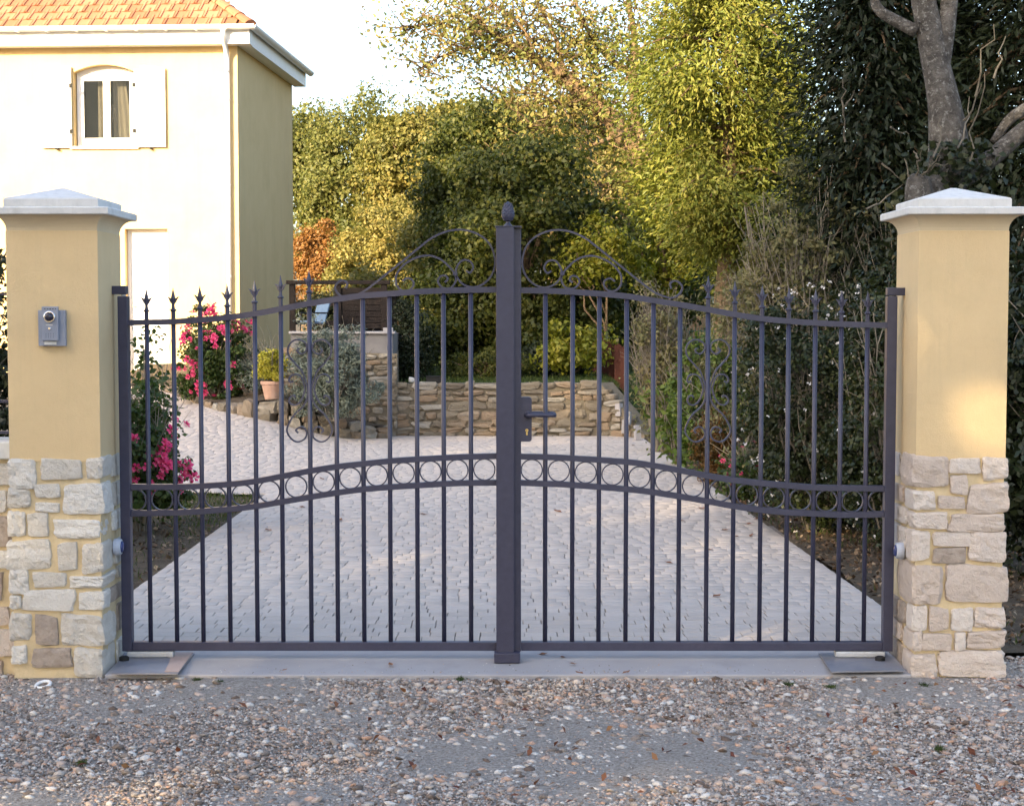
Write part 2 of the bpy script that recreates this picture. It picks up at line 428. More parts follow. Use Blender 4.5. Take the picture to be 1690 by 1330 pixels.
class MB:
    """collects shapes of ONE part, then becomes one mesh object"""

    def __init__(self):
        self.v, self.f = [], []

    def add(self, vs, fs):
        b = len(self.v)
        self.v += [tuple(p) for p in vs]
        self.f += [tuple(i + b for i in f) for f in fs]
        return self

    def box(self, x0, x1, y0, y1, z0, z1, bev=0.0):
        if bev <= 0:
            vs = [(x0, y0, z0), (x1, y0, z0), (x1, y1, z0), (x0, y1, z0), (x0, y0, z1), (x1, y0, z1), (x1, y1, z1), (x0, y1, z1)]
            fs = [(3, 2, 1, 0), (4, 5, 6, 7), (0, 1, 5, 4), (1, 2, 6, 5), (2, 3, 7, 6), (3, 0, 4, 7)]
            return self.add(vs, fs)
        bm = bmesh.new()
        bmesh.ops.create_cube(bm, size=1.0)
        for q in bm.verts:
            q.co = Vector(((x0 + x1) / 2 + q.co.x * (x1 - x0), (y0 + y1) / 2 + q.co.y * (y1 - y0), (z0 + z1) / 2 + q.co.z * (z1 - z0)))
        bmesh.ops.bevel(bm, geom=list(bm.edges), offset=bev, segments=2, affect='EDGES', profile=0.6)
        bm.verts.index_update()
        vs = [q.co.copy() for q in bm.verts]
        fs = [[q.index for q in f.verts] for f in bm.faces]
        bm.free()
        return self.add(vs, fs)

    def tube(self, pts, rad, n=8, cap=True, up=None):
        pts = [Vector(p) for p in pts]
        k = len(pts)
        rads = rad if hasattr(rad, '__len__') else [rad] * k
        ref = Vector((0, 0, 1))
        rings = []
        prev = None
        for i, p in enumerate(pts):
            t = (pts[min(i + 1, k - 1)] - pts[max(i - 1, 0)]).normalized()
            if prev is None:
                a = t.cross(ref)
                if a.length < 1e-3:
                    a = t.cross(Vector((1, 0, 0)))
            else:
                a = prev - t * prev.dot(t)
            a.normalize()
            prev = a
            b = t.cross(a)
            rings.append([p + (a * math.cos(2 * math.pi * j / n) + b * math.sin(2 * math.pi * j / n)) * rads[i] for j in range(n)])
        vs = [q for r_ in rings for q in r_]
        fs = []
        for i in range(k - 1):
            for j in range(n):
                fs.append((i * n + j, i * n + (j + 1) % n, (i + 1) * n + (j + 1) % n, (i + 1) * n + j))
        if cap:
            fs.append(tuple(range(n))[::-1])
            fs.append(tuple((k - 1) * n + j for j in range(n)))
        return self.add(vs, fs)

    def bar(self, pts, wid, dep, closed=False):
        """flat bar following a path in the xz plane; wid across the path, dep along y"""
        pts = [Vector(p) for p in pts]
        k = len(pts)
        vs, fs = [], []
        for i, p in enumerate(pts):
            if closed:
                t = pts[(i + 1) % k] - pts[(i - 1) % k]
            else:
                t = pts[min(i + 1, k - 1)] - pts[max(i - 1, 0)]
            t.y = 0
            t.normalize()
            nrm = Vector((-t.z, 0, t.x))
            w = wid[i] if hasattr(wid, '__len__') else wid
            for a, b in ((-1, -1), (1, -1), (1, 1), (-1, 1)):
                vs.append(p + nrm * (a * w / 2) + Vector((0, b * dep / 2, 0)))
        seg = k if closed else k - 1
        for i in range(seg):
            i2 = (i + 1) % k
            for j in range(4):
                fs.append((i * 4 + j, i * 4 + (j + 1) % 4, i2 * 4 + (j + 1) % 4, i2 * 4 + j))
        if not closed:
            fs.append((3, 2, 1, 0))
            fs.append(tuple((k - 1) * 4 + j for j in range(4)))
        return self.add(vs, fs)

    def lathe(self, prof, c, n=16, axis='z'):
        vs, fs = [], []
        for r_, h in prof:
            for j in range(n):
                a = 2 * math.pi * j / n
                if axis == 'z':
                    vs.append((c[0] + r_ * math.cos(a), c[1] + r_ * math.sin(a), c[2] + h))
                elif axis == 'y':
                    vs.append((c[0] + r_ * math.cos(a), c[1] + h, c[2] + r_ * math.sin(a)))
                else:
                    vs.append((c[0] + h, c[1] + r_ * math.cos(a), c[2] + r_ * math.sin(a)))
        k = len(prof)
        for i in range(k - 1):
            for j in range(n):
                fs.append((i * n + j, i * n + (j + 1) % n, (i + 1) * n + (j + 1) % n, (i + 1) * n + j))
        fs.append(tuple(range(n))[::-1])
        fs.append(tuple((k - 1) * n + j for j in range(n)))
        return self.add(vs, fs)

    def loft_sq(self, prof, cx, cy, seg=1):
        """square rings (half width, z), closed at both ends"""
        vs, fs = [], []
        for h, z in prof:
            for sx, sy in ((-1, -1), (1, -1), (1, 1), (-1, 1)):
                vs.append((cx + sx * h, cy + sy * h, z))
        k = len(prof)
        for i in range(k - 1):
            for j in range(4):
                fs.append((i * 4 + j, i * 4 + (j + 1) % 4, (i + 1) * 4 + (j + 1) % 4, (i + 1) * 4 + j))
        fs.append((3, 2, 1, 0))
        fs.append(tuple((k - 1) * 4 + j for j in range(4)))
        return self.add(vs, fs)

    def prism(self, poly, axis, a0, a1):
        """polygon given in the plane across axis, extruded from a0 to a1"""
        n = len(poly)
        vs = []
        for a in (a0, a1):
            for p, q in poly:
                vs.append({'y': (p, a, q), 'x': (a, p, q), 'z': (p, q, a)}[axis])
        fs = [tuple(range(n))[::-1], tuple(range(n, 2 * n))]
        for j in range(n):
            fs.append((j, (j + 1) % n, n + (j + 1) % n, n + j))
        return self.add(vs, fs)

    def mesh(self, name, mat=None, smooth=False):
        me = bpy.data.meshes.new(name)
        me.from_pydata(self.v, [], self.f)
        bm = bmesh.new()
        bm.from_mesh(me)
        bmesh.ops.recalc_face_normals(bm, faces=list(bm.faces))
        bm.to_mesh(me)
        bm.free()
        if smooth:
            me.polygons.foreach_set('use_smooth', np.ones(len(me.polygons), dtype=bool))
        if mat:
            me.materials.append(mat)
        return me

    def build(self, name, mat, parent=None, smooth=False):
        return link(bpy.data.objects.new(name, self.mesh(name, mat, smooth)), parent)


def spline(pts, per=8):
    """Catmull-Rom through 2-D or 3-D points"""
    pts = [Vector(p) for p in pts]
    q = [pts[0] * 2 - pts[1]] + pts + [pts[-1] * 2 - pts[-2]]
    out = []
    for i in range(1, len(q) - 2):
        p0, p1, p2, p3 = q[i - 1], q[i], q[i + 1], q[i + 2]
        for k in range(per):
            t = k / per
            out.append(0.5 * ((2 * p1) + (p2 - p0) * t + (2 * p0 - 5 * p1 + 4 * p2 - p3) * t * t + (3 * p1 - p0 - 3 * p2 + p3) * t ** 3))
    out.append(pts[-1])
    return out


def rough_box(rnd, n=3, jit=0.05, rnd_e=0.16, warp=0.10):
    """unit stone (-.5...5): subdivided, edges rounded, corners pulled about, faces chipped"""
    bm = bmesh.new()
    bmesh.ops.create_cube(bm, size=1.0)
    bmesh.ops.subdivide_edges(bm, edges=list(bm.edges), cuts=n, use_grid_fill=True)
    co = [[Vector((rnd.uniform(-warp, warp * 0.6), 0, rnd.uniform(-warp, warp))) for _ in range(2)] for _ in range(2)]
    off = Vector((rnd.uniform(0, 99), rnd.uniform(0, 99), rnd.uniform(0, 99)))
    for v in bm.verts:
        p = v.co.copy()
        a = sorted(abs(c) * 2 for c in p)
        if a[1] > 0.9:                            # on an edge or a corner
            p *= 1 - rnd_e * (0.22 + (0.25 if a[0] > 0.9 else 0))
        u, w = p.x + 0.5, p.z + 0.5
        p += co[0][0] * (1 - u) * (1 - w) + co[1][0] * u * (1 - w) + co[0][1] * (1 - u) * w + co[1][1] * u * w
        p += noise.noise_vector(p * 2.6 + off) * jit + noise.noise_vector(p * 7.0 + off) * jit * 0.75
        v.co = p
    me = bpy.data.meshes.new('stone')
    bm.to_mesh(me)
    bm.free()
    return me


def place_unit(me, name, parent, c, s, rot=(0, 0, 0)):
    o = bpy.data.objects.new(name, me)
    link(o, parent)
    o.location = c
    o.scale = s
    o.rotation_euler = rot
    return o


# ------------------------------------------------------------------ foliage
def leaf_quads(rng, pts, nrm, size, aspect=0.62, axis=None, fold=0.25, sizevar=0.35):
    n = len(pts)
    nrm = nrm / (np.linalg.norm(nrm, axis=1, keepdims=True) + 1e-9)
    if axis is None:
        axis = rng.normal(size=(n, 3))
    t = axis - nrm * np.sum(axis * nrm, axis=1, keepdims=True)
    t /= (np.linalg.norm(t, axis=1, keepdims=True) + 1e-9)
    b = np.cross(nrm, t)
    s = size * (1 + sizevar * rng.uniform(-1, 1, size=(n, 1)))
    w = s * aspect * 0.5
    v0 = pts - t * s * 0.5
    v2 = pts + t * s * 0.5 - nrm * s * 0.12
    v1 = pts + b * w + nrm * s * fold * 0.3
    v3 = pts - b * w + nrm * s * fold * 0.3
    V = np.stack([v0, v1, v2, v3], axis=1).reshape(-1, 3)
    F = np.arange(n * 4, dtype=np.int32).reshape(-1, 4)
    return V, F


def unit(rng, n):
    d = rng.normal(size=(n, 3))
    return d / np.linalg.norm(d, axis=1, keepdims=True)


def crown_points(rng, c, rad, nclump, per, clump_r, shell=(0.55, 1.0), flat=0.75, front=0.0, low=-1.0, lump=0.22, outward=1.0, up=0.45, rand=0.7):
    """clumps of leaves spread through the outer part of an uneven ellipsoid"""
    c = np.array(c, dtype=float)
    rad = np.array(rad, dtype=float)
    cen = []
    ph = rng.uniform(0, 6.28, size=6)
    while len(cen) < nclump:
        d = unit(rng, 1)[0]
        if d[2] < low:
            continue
        if front > 0 and d[1] > 0.35 and rng.uniform() < front:
            continue
        wob = 1 + lump * (math.sin(3 * d[0] + 2.2 * d[2] + ph[0]) + math.sin(4.1 * d[2] - 3 * d[1] + ph[1]) + math.sin(6 * d[0] - 5 * d[2] + ph[2])) / 2
        r_ = rng.uniform(*shell) * wob * (1.0 if rng.uniform() > 0.1 else 1.16)
        cen.append(c + d * rad * r_)
    cen = np.array(cen)
    k = rng.integers(0, nclump, size=nclump * per)
    cr = clump_r * (0.4 + 1.2 * rng.uniform(size=nclump) ** 1.3)[k][:, None]
    dd = unit(rng, len(k)) * (rng.uniform(size=(len(k), 1)) ** 0.45)
    pts = cen[k] + dd * cr * np.array([1, 1, flat])
    out = (pts - c) / rad
    out /= (np.linalg.norm(out, axis=1, keepdims=True) + 1e-9)
    nrm = dd * outward + out * 0.5 + np.array([0, 0, up]) + rng.normal(size=dd.shape) * rand
    return pts, nrm, cen, k


def foliage(name, parts, mat, parent, kind=None):
    V = np.concatenate([p[0] for p in parts])
    off, F = 0, []
    for p in parts:
        F.append(p[1] + off)
        off += len(p[0])
    o = link(bpy.data.objects.new(name, np_mesh(name, V, np.concatenate(F), mat)), parent)
    if kind:
        o['kind'] = kind
    return o


def limb_path(rnd, a, b, sag=0.0, wob=0.12, n=5):
    a, b = Vector(a), Vector(b)
    L_ = (b - a).length
    pts = []
    for i in range(n + 1):
        t = i / n
        p = a.lerp(b, t)
        k = math.sin(math.pi * t)
        p += Vector((rnd.uniform(-1, 1), rnd.uniform(-1, 1), rnd.uniform(-1, 1))) * wob * L_ * 0.3 * k
        p.z += sag * L_ * k
        pts.append(p)
    return pts


def ellipse_at(cx, cy, rx, ry, d):
    """measured ellipse standing d metres from the camera -> centre and radii in metres"""
    c = P(cx, cy, CAM_Y + d)
    return c, rx * d / FPX, ry * d / FPX


def tree(name, label, cat, group, seed, ell, leaf, n, mat, bark, depth=None, clump=0.55, nclump=70, shell=(0.55, 1.0), aspect=0.62, trunk_r=0.12, base=None, low=-1.0,
         front=0.5, lump=0.22, limbs=14, up=0.2, rand=0.7, ground=None, trunk_pts=None, extra_limbs=()):
    rng = np.random.default_rng(seed)
    rnd = random.Random(seed)
    c, rx, rz = ellipse_at(*ell)
    ry = depth if depth else min(rx, rz) * 0.9
    gx, gy = (base if base else (c.x, c.y))
    gzz = ground if ground is not None else gzf(gx, gy) - 0.05
    root = empty(name, (gx, gy, gzz))
    tag(root, label, cat, group)
    o = Vector((gx, gy, gzz))
    pts, nrm, cen, k = crown_points(rng, c - o, (rx, ry, rz), nclump, max(1, n // nclump), clump, shell=shell, front=front, low=low, lump=lump, up=up, rand=rand)
    keep = pts[:, 2] > 0.02
    V, F = leaf_quads(rng, pts[keep], nrm[keep], leaf, aspect)
    tm = MB()
    top = (c - o) + Vector((0, 0, rz * 0.35))
    tp = [Vector(p) for p in trunk_pts] if trunk_pts else limb_path(rnd, (0, 0, -0.1), top, wob=0.08, n=6)
    rr = [trunk_r * (1 - 0.75 * i / (len(tp) - 1)) * (1.35 if i == 0 else 1) for i in range(len(tp))]
    tm.tube(tp, rr, n=9)
    idx = rnd.sample(range(len(cen)), min(limbs, len(cen)))
    for i in idx:
        e = Vector(cen[i])
        j = rnd.randint(max(1, len(tp) // 2 - 1), len(tp) - 1)
        lp = limb_path(rnd, tp[j], e, sag=0.06, wob=0.25, n=5)
        r0 = rr[j] * 0.55
        tm.tube(lp, [r0 * (1 - 0.8 * q / 5) + 0.006 for q in range(6)], n=5)
    tm.build('trunk', bark, root, smooth=True)
    foliage('crown', [(V, F)], mat, root)
    return root


# ================================================================== ground
def axis_steps(lo, a, b, hi, fine, far):
    mid = list(np.arange(a, b + 1e-6, fine))
    left = list(a - np.geomspace(fine, a - lo, far))[::-1]
    right = list(b + np.geomspace(fine, hi - b, far))
    return np.array(left + mid + right)


def sheet(name, xs, ys, zfun, mat, inside=None, kind='structure'):
    X, Y = np.meshgrid(xs, ys)
    Z = zfun(X, Y)
    V = np.stack([X, Y, Z], axis=-1).reshape(-1, 3)
    nx, ny = len(xs), len(ys)
    i = np.arange(nx - 1)[None, :] + nx * np.arange(ny - 1)[:, None]
    Q = np.stack([i, i + 1, i + 1 + nx, i + nx], axis=-1).reshape(-1, 4)
    if inside is not None:
        cxy = V[Q].mean(axis=1)
        Q = Q[inside(cxy[:, 0], cxy[:, 1])]
    o = link(bpy.data.objects.new(name, np_mesh(name, V, Q, mat, smooth=True)))
    if kind:
        o['kind'] = kind
    return o


sheet('ground', axis_steps(-600, -14, 14, 600, 0.4, 14), axis_steps(-500, -10, 34, 900, 0.4, 14),
      lambda x, y: gz(x, y) - 0.06 + 0.012 * np.sin(3.1 * x) * np.sin(2.3 * y), earth_m)

lane = sheet('gravel_lane', np.arange(-24, 24.01, 0.2), np.arange(-12, -0.02, 0.1),
             lambda x, y: -0.034 + 0.006 * np.sin(2.1 * x + 1) * np.sin(3 * y) + 0.004 * np.sin(7 * x) * np.sin(6.1 * y + 2) + 0.008 * np.exp(-((y + 0.55) / 0.15) ** 2), gravel_m)


# pebbles lying on the lane: thousands, one mass
def pebble_field(name, seed, n, smin, smax, power, ymin, ymax, dens, sill=False):
    rng = np.random.default_rng(seed)
    xs, ys = [], []
    while len(xs) < n:
        d = rng.uniform(4.6, 7.1, size=n)
        y = CAM_Y + d
        x = rng.uniform(-1, 1, size=n) * d * 0.36
        keep = (y > ymin) & (y < ymax)
        keep &= (np.abs(x) < 1.68) if sill else ~((y > -0.46) & (np.abs(x) < 2.13))
        pr = dens(x, y)
        keep &= rng.uniform(size=n) < pr
        xs += list(x[keep]); ys += list(y[keep])
    x = np.array(xs[:n]); y = np.array(ys[:n])
    s = smin + (smax - smin) * rng.uniform(size=n) ** power
    ico = bmesh.new()
    bmesh.ops.create_icosphere(ico, subdivisions=1, radius=1)
    base = np.array([v.co[:] for v in ico.verts])
    tri = np.array([[v.index for v in f.verts] for f in ico.faces])
    ico.free()
    if smax < 0.011:                                # the smallest are mere chips
        base = np.array([(1, 0, -.5), (-.6, .8, -.5), (-.6, -.8, -.5), (0, 0, 1)], dtype=float)
        tri = np.array([(0, 1, 3), (1, 2, 3), (2, 0, 3)])
    elif smax < 0.014:                              # middling ones: eight faces
        base = np.array([(1, 0, 0), (-1, 0, 0), (0, 1, 0), (0, -1, 0), (0, 0, 1), (0, 0, -1)], dtype=float)
        tri = np.array([(0, 2, 4), (2, 1, 4), (1, 3, 4), (3, 0, 4), (2, 0, 5), (1, 2, 5), (3, 1, 5), (0, 3, 5)])
    nb = len(base)
    V = base[None] * (1 + 0.28 * rng.uniform(-1, 1, size=(n, nb, 1)))
    V = V * (s[:, None, None] * np.stack([rng.uniform(0.6, 1.25, n), rng.uniform(0.6, 1.1, n), rng.uniform(0.28, 0.6, n)], axis=-1)[:, None, :])
    a = rng.uniform(0, 6.28, n); ca, sa = np.cos(a)[:, None], np.sin(a)[:, None]
    tl = rng.normal(size=n)[:, None] * 0.25
    X = V[..., 0] * ca - V[..., 1] * sa
    Y = V[..., 0] * sa + V[..., 1] * ca
    Z = V[..., 2] + tl * V[..., 0]
    z0 = np.full(n, 0.001 if not sill else 0.0)
    z0 = -0.034 + 0.008 * np.exp(-((y + 0.55) / 0.15) ** 2) if not sill else -0.004 + 0.008 * (y + 0.46)
    V = np.stack([X + x[:, None], Y + y[:, None], Z + z0[:, None] + s[:, None] * 0.12], axis=-1).reshape(-1, 3)
    F = (tri[None] + (np.arange(n) * nb)[:, None, None]).reshape(-1, 3)
    o = link(bpy.data.objects.new(name, np_mesh(name, V, F, pebble_m)))
    return o


def gdens(x, y):
    """more stones right and near the sill, a worn sandy patch at the left and in the middle front"""
    d = 0.35 + 0.55 * sstep(-1.6, 1.2, x + 0.6 * (y + 1.2)) + 0.35 * np.exp(-((y + 0.62) / 0.22) ** 2)
    d *= 0.55 + 0.6 * (0.5 + 0.5 * np.sin(3.3 * x + 1.7 * y) * np.sin(2.6 * y - 1.1 * x))
    return np.clip(0.25 + 0.75 * d, 0.3, 1)


g1 = pebble_field('gravel_chips', 1, 72000, 0.0025, 0.0085, 1.4, -2.6, 0.1, lambda x, y: 0.25 + 0.75 * gdens(x, y))
tag(g1, 'fine grey gravel chips spread over the lane', 'gravel', kind='stuff')
g4 = pebble_field('gravel_stones', 4, 36000, 0.004, 0.0125, 1.6, -2.6, 0.1, lambda x, y: 0.3 + 0.7 * gdens(x, y))
tag(g4, 'mixed grey and brown gravel covering the lane', 'gravel', kind='stuff')
g2 = pebble_field('gravel_pebbles', 2, 6500, 0.008, 0.024, 2.6, -2.6, 0.1, gdens)
tag(g2, 'larger grey white and rusty pebbles scattered on the lane', 'gravel', kind='stuff')

g3 = pebble_field('sill_grit', 3, 420, 0.002, 0.0065, 2.0, -0.45, -0.22, lambda x, y: 0.15 + 0.85 * np.exp(-((y + 0.46) / 0.05) ** 2), sill=True)
tag(g3, 'fine grit kicked onto the front edge of the concrete sill', 'gravel', kind='stuff')

# ================================================================== driveway
DX0, DX1 = -2.1, 1.9


def drive_right(y):
    return 1.97 - 0.028 * y


def in_drive(x, y):
    main = (x > -2.1) & (x < drive_right(y)) & (y > 0.0) & (y < 12.75)
    # the paving swings left behind the front bed and climbs to the house
    bedline = 6.2 + 0.35 * (-x - 2.1)
    right_lim = np.interp(y, [7, 11.9, 12.3, 13.2, 14.5, 17.5], [9, 9, -2.75, -3.75, -4.6, -5.6])
    side = (x <= -2.1) & (x > -9) & (y > bedline) & (y < 17.2) & (x < right_lim)
    return (main & (x < np.where(y > 12.0, right_lim + 30 * (x > -1.55), 99))) | side


drive = sheet('driveway', np.arange(-9, 2.2, 0.1), np.arange(0, 17.3, 0.1), lambda x, y: gz(x, y) - 0.012, joint_m, inside=in_drive)
rng = np.random.default_rng(5)
rowh = 0.10
lengths = [0.09, 0.12, 0.155]


def paver_verts(l, w, jit, rg):
    h, c, gap = 0.010, 0.0022, 0.0016
    x0, x1, y0, y1 = -l / 2 + gap, l / 2 - gap, -w / 2 + gap, w / 2 - gap
    j = lambda: float(rg.normal() * jit)
    lo = [(x0 + j(), y0 + j()), (x1 + j(), y0 + j()), (x1 + j(), y1 + j()), (x0 + j(), y1 + j())]
    vs = [(a, b, -h) for a, b in lo] + [(a, b, -c * 0.7) for a, b in lo]
    vs += [(a - math.copysign(c, a), b - math.copysign(c, b), 0.0) for a, b in lo]
    fs = [(8, 9, 10, 11)]
    for k in range(2):
        for q in range(4):
            fs.append((k * 4 + q, k * 4 + (q + 1) % 4, k * 4 + 4 + (q + 1) % 4, k * 4 + 4 + q))
    return vs, fs


pool = {}
for li, l in enumerate(lengths):
    pool[li] = []
    for k in range(4):
        vs, fs = paver_verts(l, rowh, 0.0014, rng)
        me = bpy.data.meshes.new('paver')
        me.from_pydata(vs, [], fs)
        me.materials.append(paver_m)
        pool[li].append(me)
cells = []
nrow = int(17.2 / rowh)
for r_ in range(nrow):
    y = (r_ + 0.5) * rowh
    if y < 6.3:
        x, xe = -2.1, drive_right(y)
    elif y < 12.7:
        x, xe = -7.4, drive_right(y)
    else:
        x, xe = -7.4, -3.4
    off = float(rng.uniform(0.05, 0.14))
    first = True
    while x < xe - 0.03:
        li = int(rng.integers(0, 3))
        l = off if first else lengths[li]
        first = False
        if x + l > xe - 0.04:
            l = xe - x
        cells.append((x + l / 2, y, li, l))
        x += l
cells = np.array(cells)
ok = in_drive(np.clip(cells[:, 0], -9, drive_right(cells[:, 1]) - 0.02), cells[:, 1])
cells = cells[ok]
dist = np.hypot(cells[:, 0], cells[:, 1] - CAM_Y)
near = (np.abs(cells[:, 0]) < 0.245 * (cells[:, 1] + 7.1)) & (cells[:, 1] > 0.12)
order = np.argsort(np.where(near, dist, dist + 100))
for i in order[:300]:
    x, y, li, l = cells[i]
    z = gzf(x, y) + float(rng.normal() * 0.0004)
    o = place_unit(pool[int(li)][int(rng.integers(0, 4))], 'paver', drive, (x, y, z), (l / lengths[int(li)], 1, 1), (float(rng.normal() * 0.0015), float(rng.normal() * 0.0015), float(rng.normal() * 0.008)))
rest = cells[order[300:]]
allv, allf, b0 = [], [], 0
for x, y, li, l in rest:
    vs, fs = paver_verts(l, rowh, 0.0014, rng)
    z = gzf(x, y) + float(rng.normal() * 0.0004)
    sx_, sy_ = (gzf(x + 0.05, y) - gzf(x - 0.05, y)) / 0.1, (gzf(x, y + 0.05) - gzf(x, y - 0.05)) / 0.1
    allv += [(a + x, b + y, c + z + a * sx_ + b * sy_) for a, b, c in vs]
    allf += [tuple(q + b0 for q in f) for f in fs]
    b0 += len(vs)
o = link(bpy.data.objects.new('paver_field', np_mesh('paver_field', allv, allf, paver_m)), drive)
o['kind'] = 'stuff'

# ------------------------------------------------------------------ sill under the gate
ts = empty('threshold', (0, -0.2, 0))
tag(ts, 'pale concrete sill running under the gate between the two pillars', 'threshold')
m = MB()
m.prism([(-0.262, -0.08), (-0.262, -0.014), (-0.256, -0.009), (-0.02, 0.0), (0.0, 0.003), (0.188, 0.003), (0.196, -0.004), (0.196, -0.08)], 'x', -1.735, 1.70)
m.build('sill', concrete, ts)


def plate(name, pts, z, th, mat, label, cat, group):
    r_ = empty(name, (sum(p.x for p in pts) / 4, sum(p.y for p in pts) / 4, z))
    tag(r_, label, cat, group)
    q = MB().prism([(p.x - r_.location.x, p.y - r_.location.y) for p in pts], 'z', 0, th)
    q.build('cover_plate', mat, r_)
    return r_


zl = 0.005
pl = plate('gate_operator', [G(205, 1079, zl), G(321, 1079, zl), G(293, 1113, zl), G(184, 1113, zl)], zl, 0.006, steel,
           'stained steel cover plate with pivot arm at the foot of the left pillar', 'gate operator', 'underground gate operators')
pr = plate('gate_operator', [G(1351, 1079, zl), G(1462, 1079, zl), G(1492, 1108, zl), G(1372, 1110, zl)], zl, 0.006, steel,
           'grey steel cover plate with pivot arm at the foot of the right pillar', 'gate operator', 'underground gate operators')
for r_, s, u0, u1 in ((pl, 1, 207, 284), (pr, -1, 1381, 1463)):
    a, b = G(u0, 1084, 0.02), G(u1, 1084, 0.02)
    q = MB().box(a.x - r_.location.x, b.x - r_.location.x, -0.225 - r_.location.y, -0.175 - r_.location.y, 0.008, 0.034, 0.006)
    arm = q.build('pivot_arm', steel_light, r_)
    for ux in ((262, 268) if s > 0 else (1402, 1410)):
        c = G(ux, 1084, 0.02)
        MB().lathe([(0.007, 0), (0.007, 0.004), (0.004, 0.006)], (c.x - r_.location.x, -0.2 - r_.location.y, 0.034), 8).build('bolt', black_m, arm)
    c = G(202 if s > 0 else 1455, 1092, 0.01)
    MB().lathe([(0.022, 0), (0.022, 0.014), (0.015, 0.018)], (c.x - r_.location.x, -0.27 - r_.location.y, 0.006), 12).build('pivot_pin', black_m, r_)
MB().prism([(q.x - pl.location.x, q.y - pl.location.y) for q in (G(286, 1079, zl), G(319, 1079, zl), G(295, 1111, zl), G(272, 1111, zl))], 'z', 0.0065, 0.009).build(
    'rusty_flap', surf('rusty_steel', [(0.38, 0.27, 0.23), (0.47, 0.36, 0.31)], scale=8, rough=0.8, bump=0.2), pl)


# ================================================================== pillars
def stones_mesh_for(rnd, mat, n=6):
    me = rough_box(rnd, n=n, jit=0.042, rnd_e=0.2, warp=0.08)
    me.materials.append(mat)
    return me


PY0, PY1 = -0.45, -0.055


def pillar(cx, half, label, rects, side, mat, seed):
    """side = +1: the gate-side face looks towards +x"""
    rnd = random.Random(seed)
    cy = (PY0 + PY1) / 2
    root = empty('gate_pillar', (cx, cy, -0.05))
    tag(root, label, 'pillar', 'rendered gate pillars with stone bases')
    zo = 0.05                                         # local zero is 5 cm below the sill
    def lz(z):
        return z + zo
    MB().loft_sq([(half - 0.004, 0.0), (half - 0.004, lz(0.905))], 0, 0).build('mortar_core', mortar, root)
    hy = (PY1 - PY0) / 2
    b = MB().loft_sq([(half, lz(0.9)), (half, lz(1.872)), (half - 0.006, lz(1.878))], 0, 0)
    b.build('shaft', plaster, root)
    prof = [(half - 0.004, lz(1.86))]
    for k in range(9):
        a = k / 8 * math.pi / 2
        prof.append((half - 0.002 + 0.052 * (1 - math.cos(a)), lz(1.876 + 0.062 * math.sin(a))))
    MB().loft_sq(prof, 0, 0).build('cove_moulding', cove_m, root)
    s_ = half + 0.062
    cap = MB().loft_sq([(s_ - 0.004, lz(1.9385)), (s_, lz(1.942)), (s_, lz(1.966)), (s_ - 0.006, lz(1.971))], 0, 0).build('cap_slab', cap_m, root)
    t_ = half + 0.006
    MB().loft_sq([(t_, lz(1.972)), (t_, lz(2.006)), (t_ - 0.006, lz(2.012)), (0.012, lz(2.066)), (0.004, lz(2.067))], 0, 0).build('cap_crown', cap_m, root)
    faceY = PY0
    for (u0, v0, u1, v1, kind) in rects:
        a, b = P(u0 - 2, v0 - 1.5, faceY - 0.01), P(u1 + 2, v1 + 1.5, faceY - 0.01)
        x0, x1, z1, z0 = a.x - cx, b.x - cx, lz(a.z), lz(b.z)
        z0 = max(z0, 0.0)
        depth = 0.06
        y0 = -hy - rnd.uniform(0.003, 0.008)
        if kind == 'c':                               # corner stone: returns along the gate side
            depth = rnd.choice([0.11, 0.16, 0.22, 0.27])
            if side > 0:
                x1 = half + rnd.uniform(0.008, 0.014)
            else:
                x0 = -half - rnd.uniform(0.008, 0.014)
        if kind == 'o':                               # outer corner stone
            depth = rnd.choice([0.15, 0.22])
            if side > 0:
                x0 = -half - rnd.uniform(0.008, 0.014)
            else:
                x1 = half + rnd.uniform(0.008, 0.014)
        mt = stone_dark if kind == 'd' else mat
        me = stones_mesh_for(rnd, mt)
        place_unit(me, 'stone', root, ((x0 + x1) / 2, y0 + depth / 2, (z0 + z1) / 2), (x1 - x0, depth, z1 - z0))
        if kind == 'c' and depth < 0.26:              # the stone behind it on the side face
            d0 = depth + rnd.uniform(0.015, 0.03)
            d1 = 2 * hy + 0.008
            xa, xb = (half - 0.05, half + rnd.uniform(0.005, 0.012)) if side > 0 else (-half - rnd.uniform(0.005, 0.012), -half + 0.05)
            if d1 - d0 > 0.05:
                place_unit(stones_mesh_for(rnd, rnd.choice([mat, mat, stone_dark])), 'stone', root, ((xa + xb) / 2, -hy + (d0 + d1) / 2, (z0 + z1) / 2 + rnd.uniform(-0.006, 0.006)),
                           (xb - xa, d1 - d0, (z1 - z0) * rnd.uniform(0.8, 1.0)))
    return root


RL = [(6, 757, 58, 804, 'o'), (68, 758, 135, 791, 'f'), (142, 758, 168, 791, 'c'), (6, 809, 50, 837, 'o'), (57, 801, 98, 822, 'f'), (59, 831, 97, 844, 'f'),
      (106, 802, 170, 848, 'c'), (7, 843, 39, 887, 'o'), (47, 849, 77, 882, 'f'), (88, 857, 172, 888, 'c'), (8, 893, 84, 937, 'o'), (96, 897, 127, 942, 'f'),
      (136, 900, 170, 946, 'c'), (10, 944, 46, 978, 'o'), (56, 946, 110, 968, 'f'), (115, 952, 172, 970, 'c'), (12, 986, 33, 1004, 'o'), (38, 975, 124, 1008, 'f'),
      (132, 978, 175, 1007, 'c'), (12, 1014, 51, 1059, 'o'), (60, 1018, 93, 1063, 'd'), (103, 1014, 175, 1062, 'c'), (13, 1068, 43, 1097, 'o'), (54, 1072, 116, 1099, 'd'),
      (122, 1070, 176, 1117, 'c')]
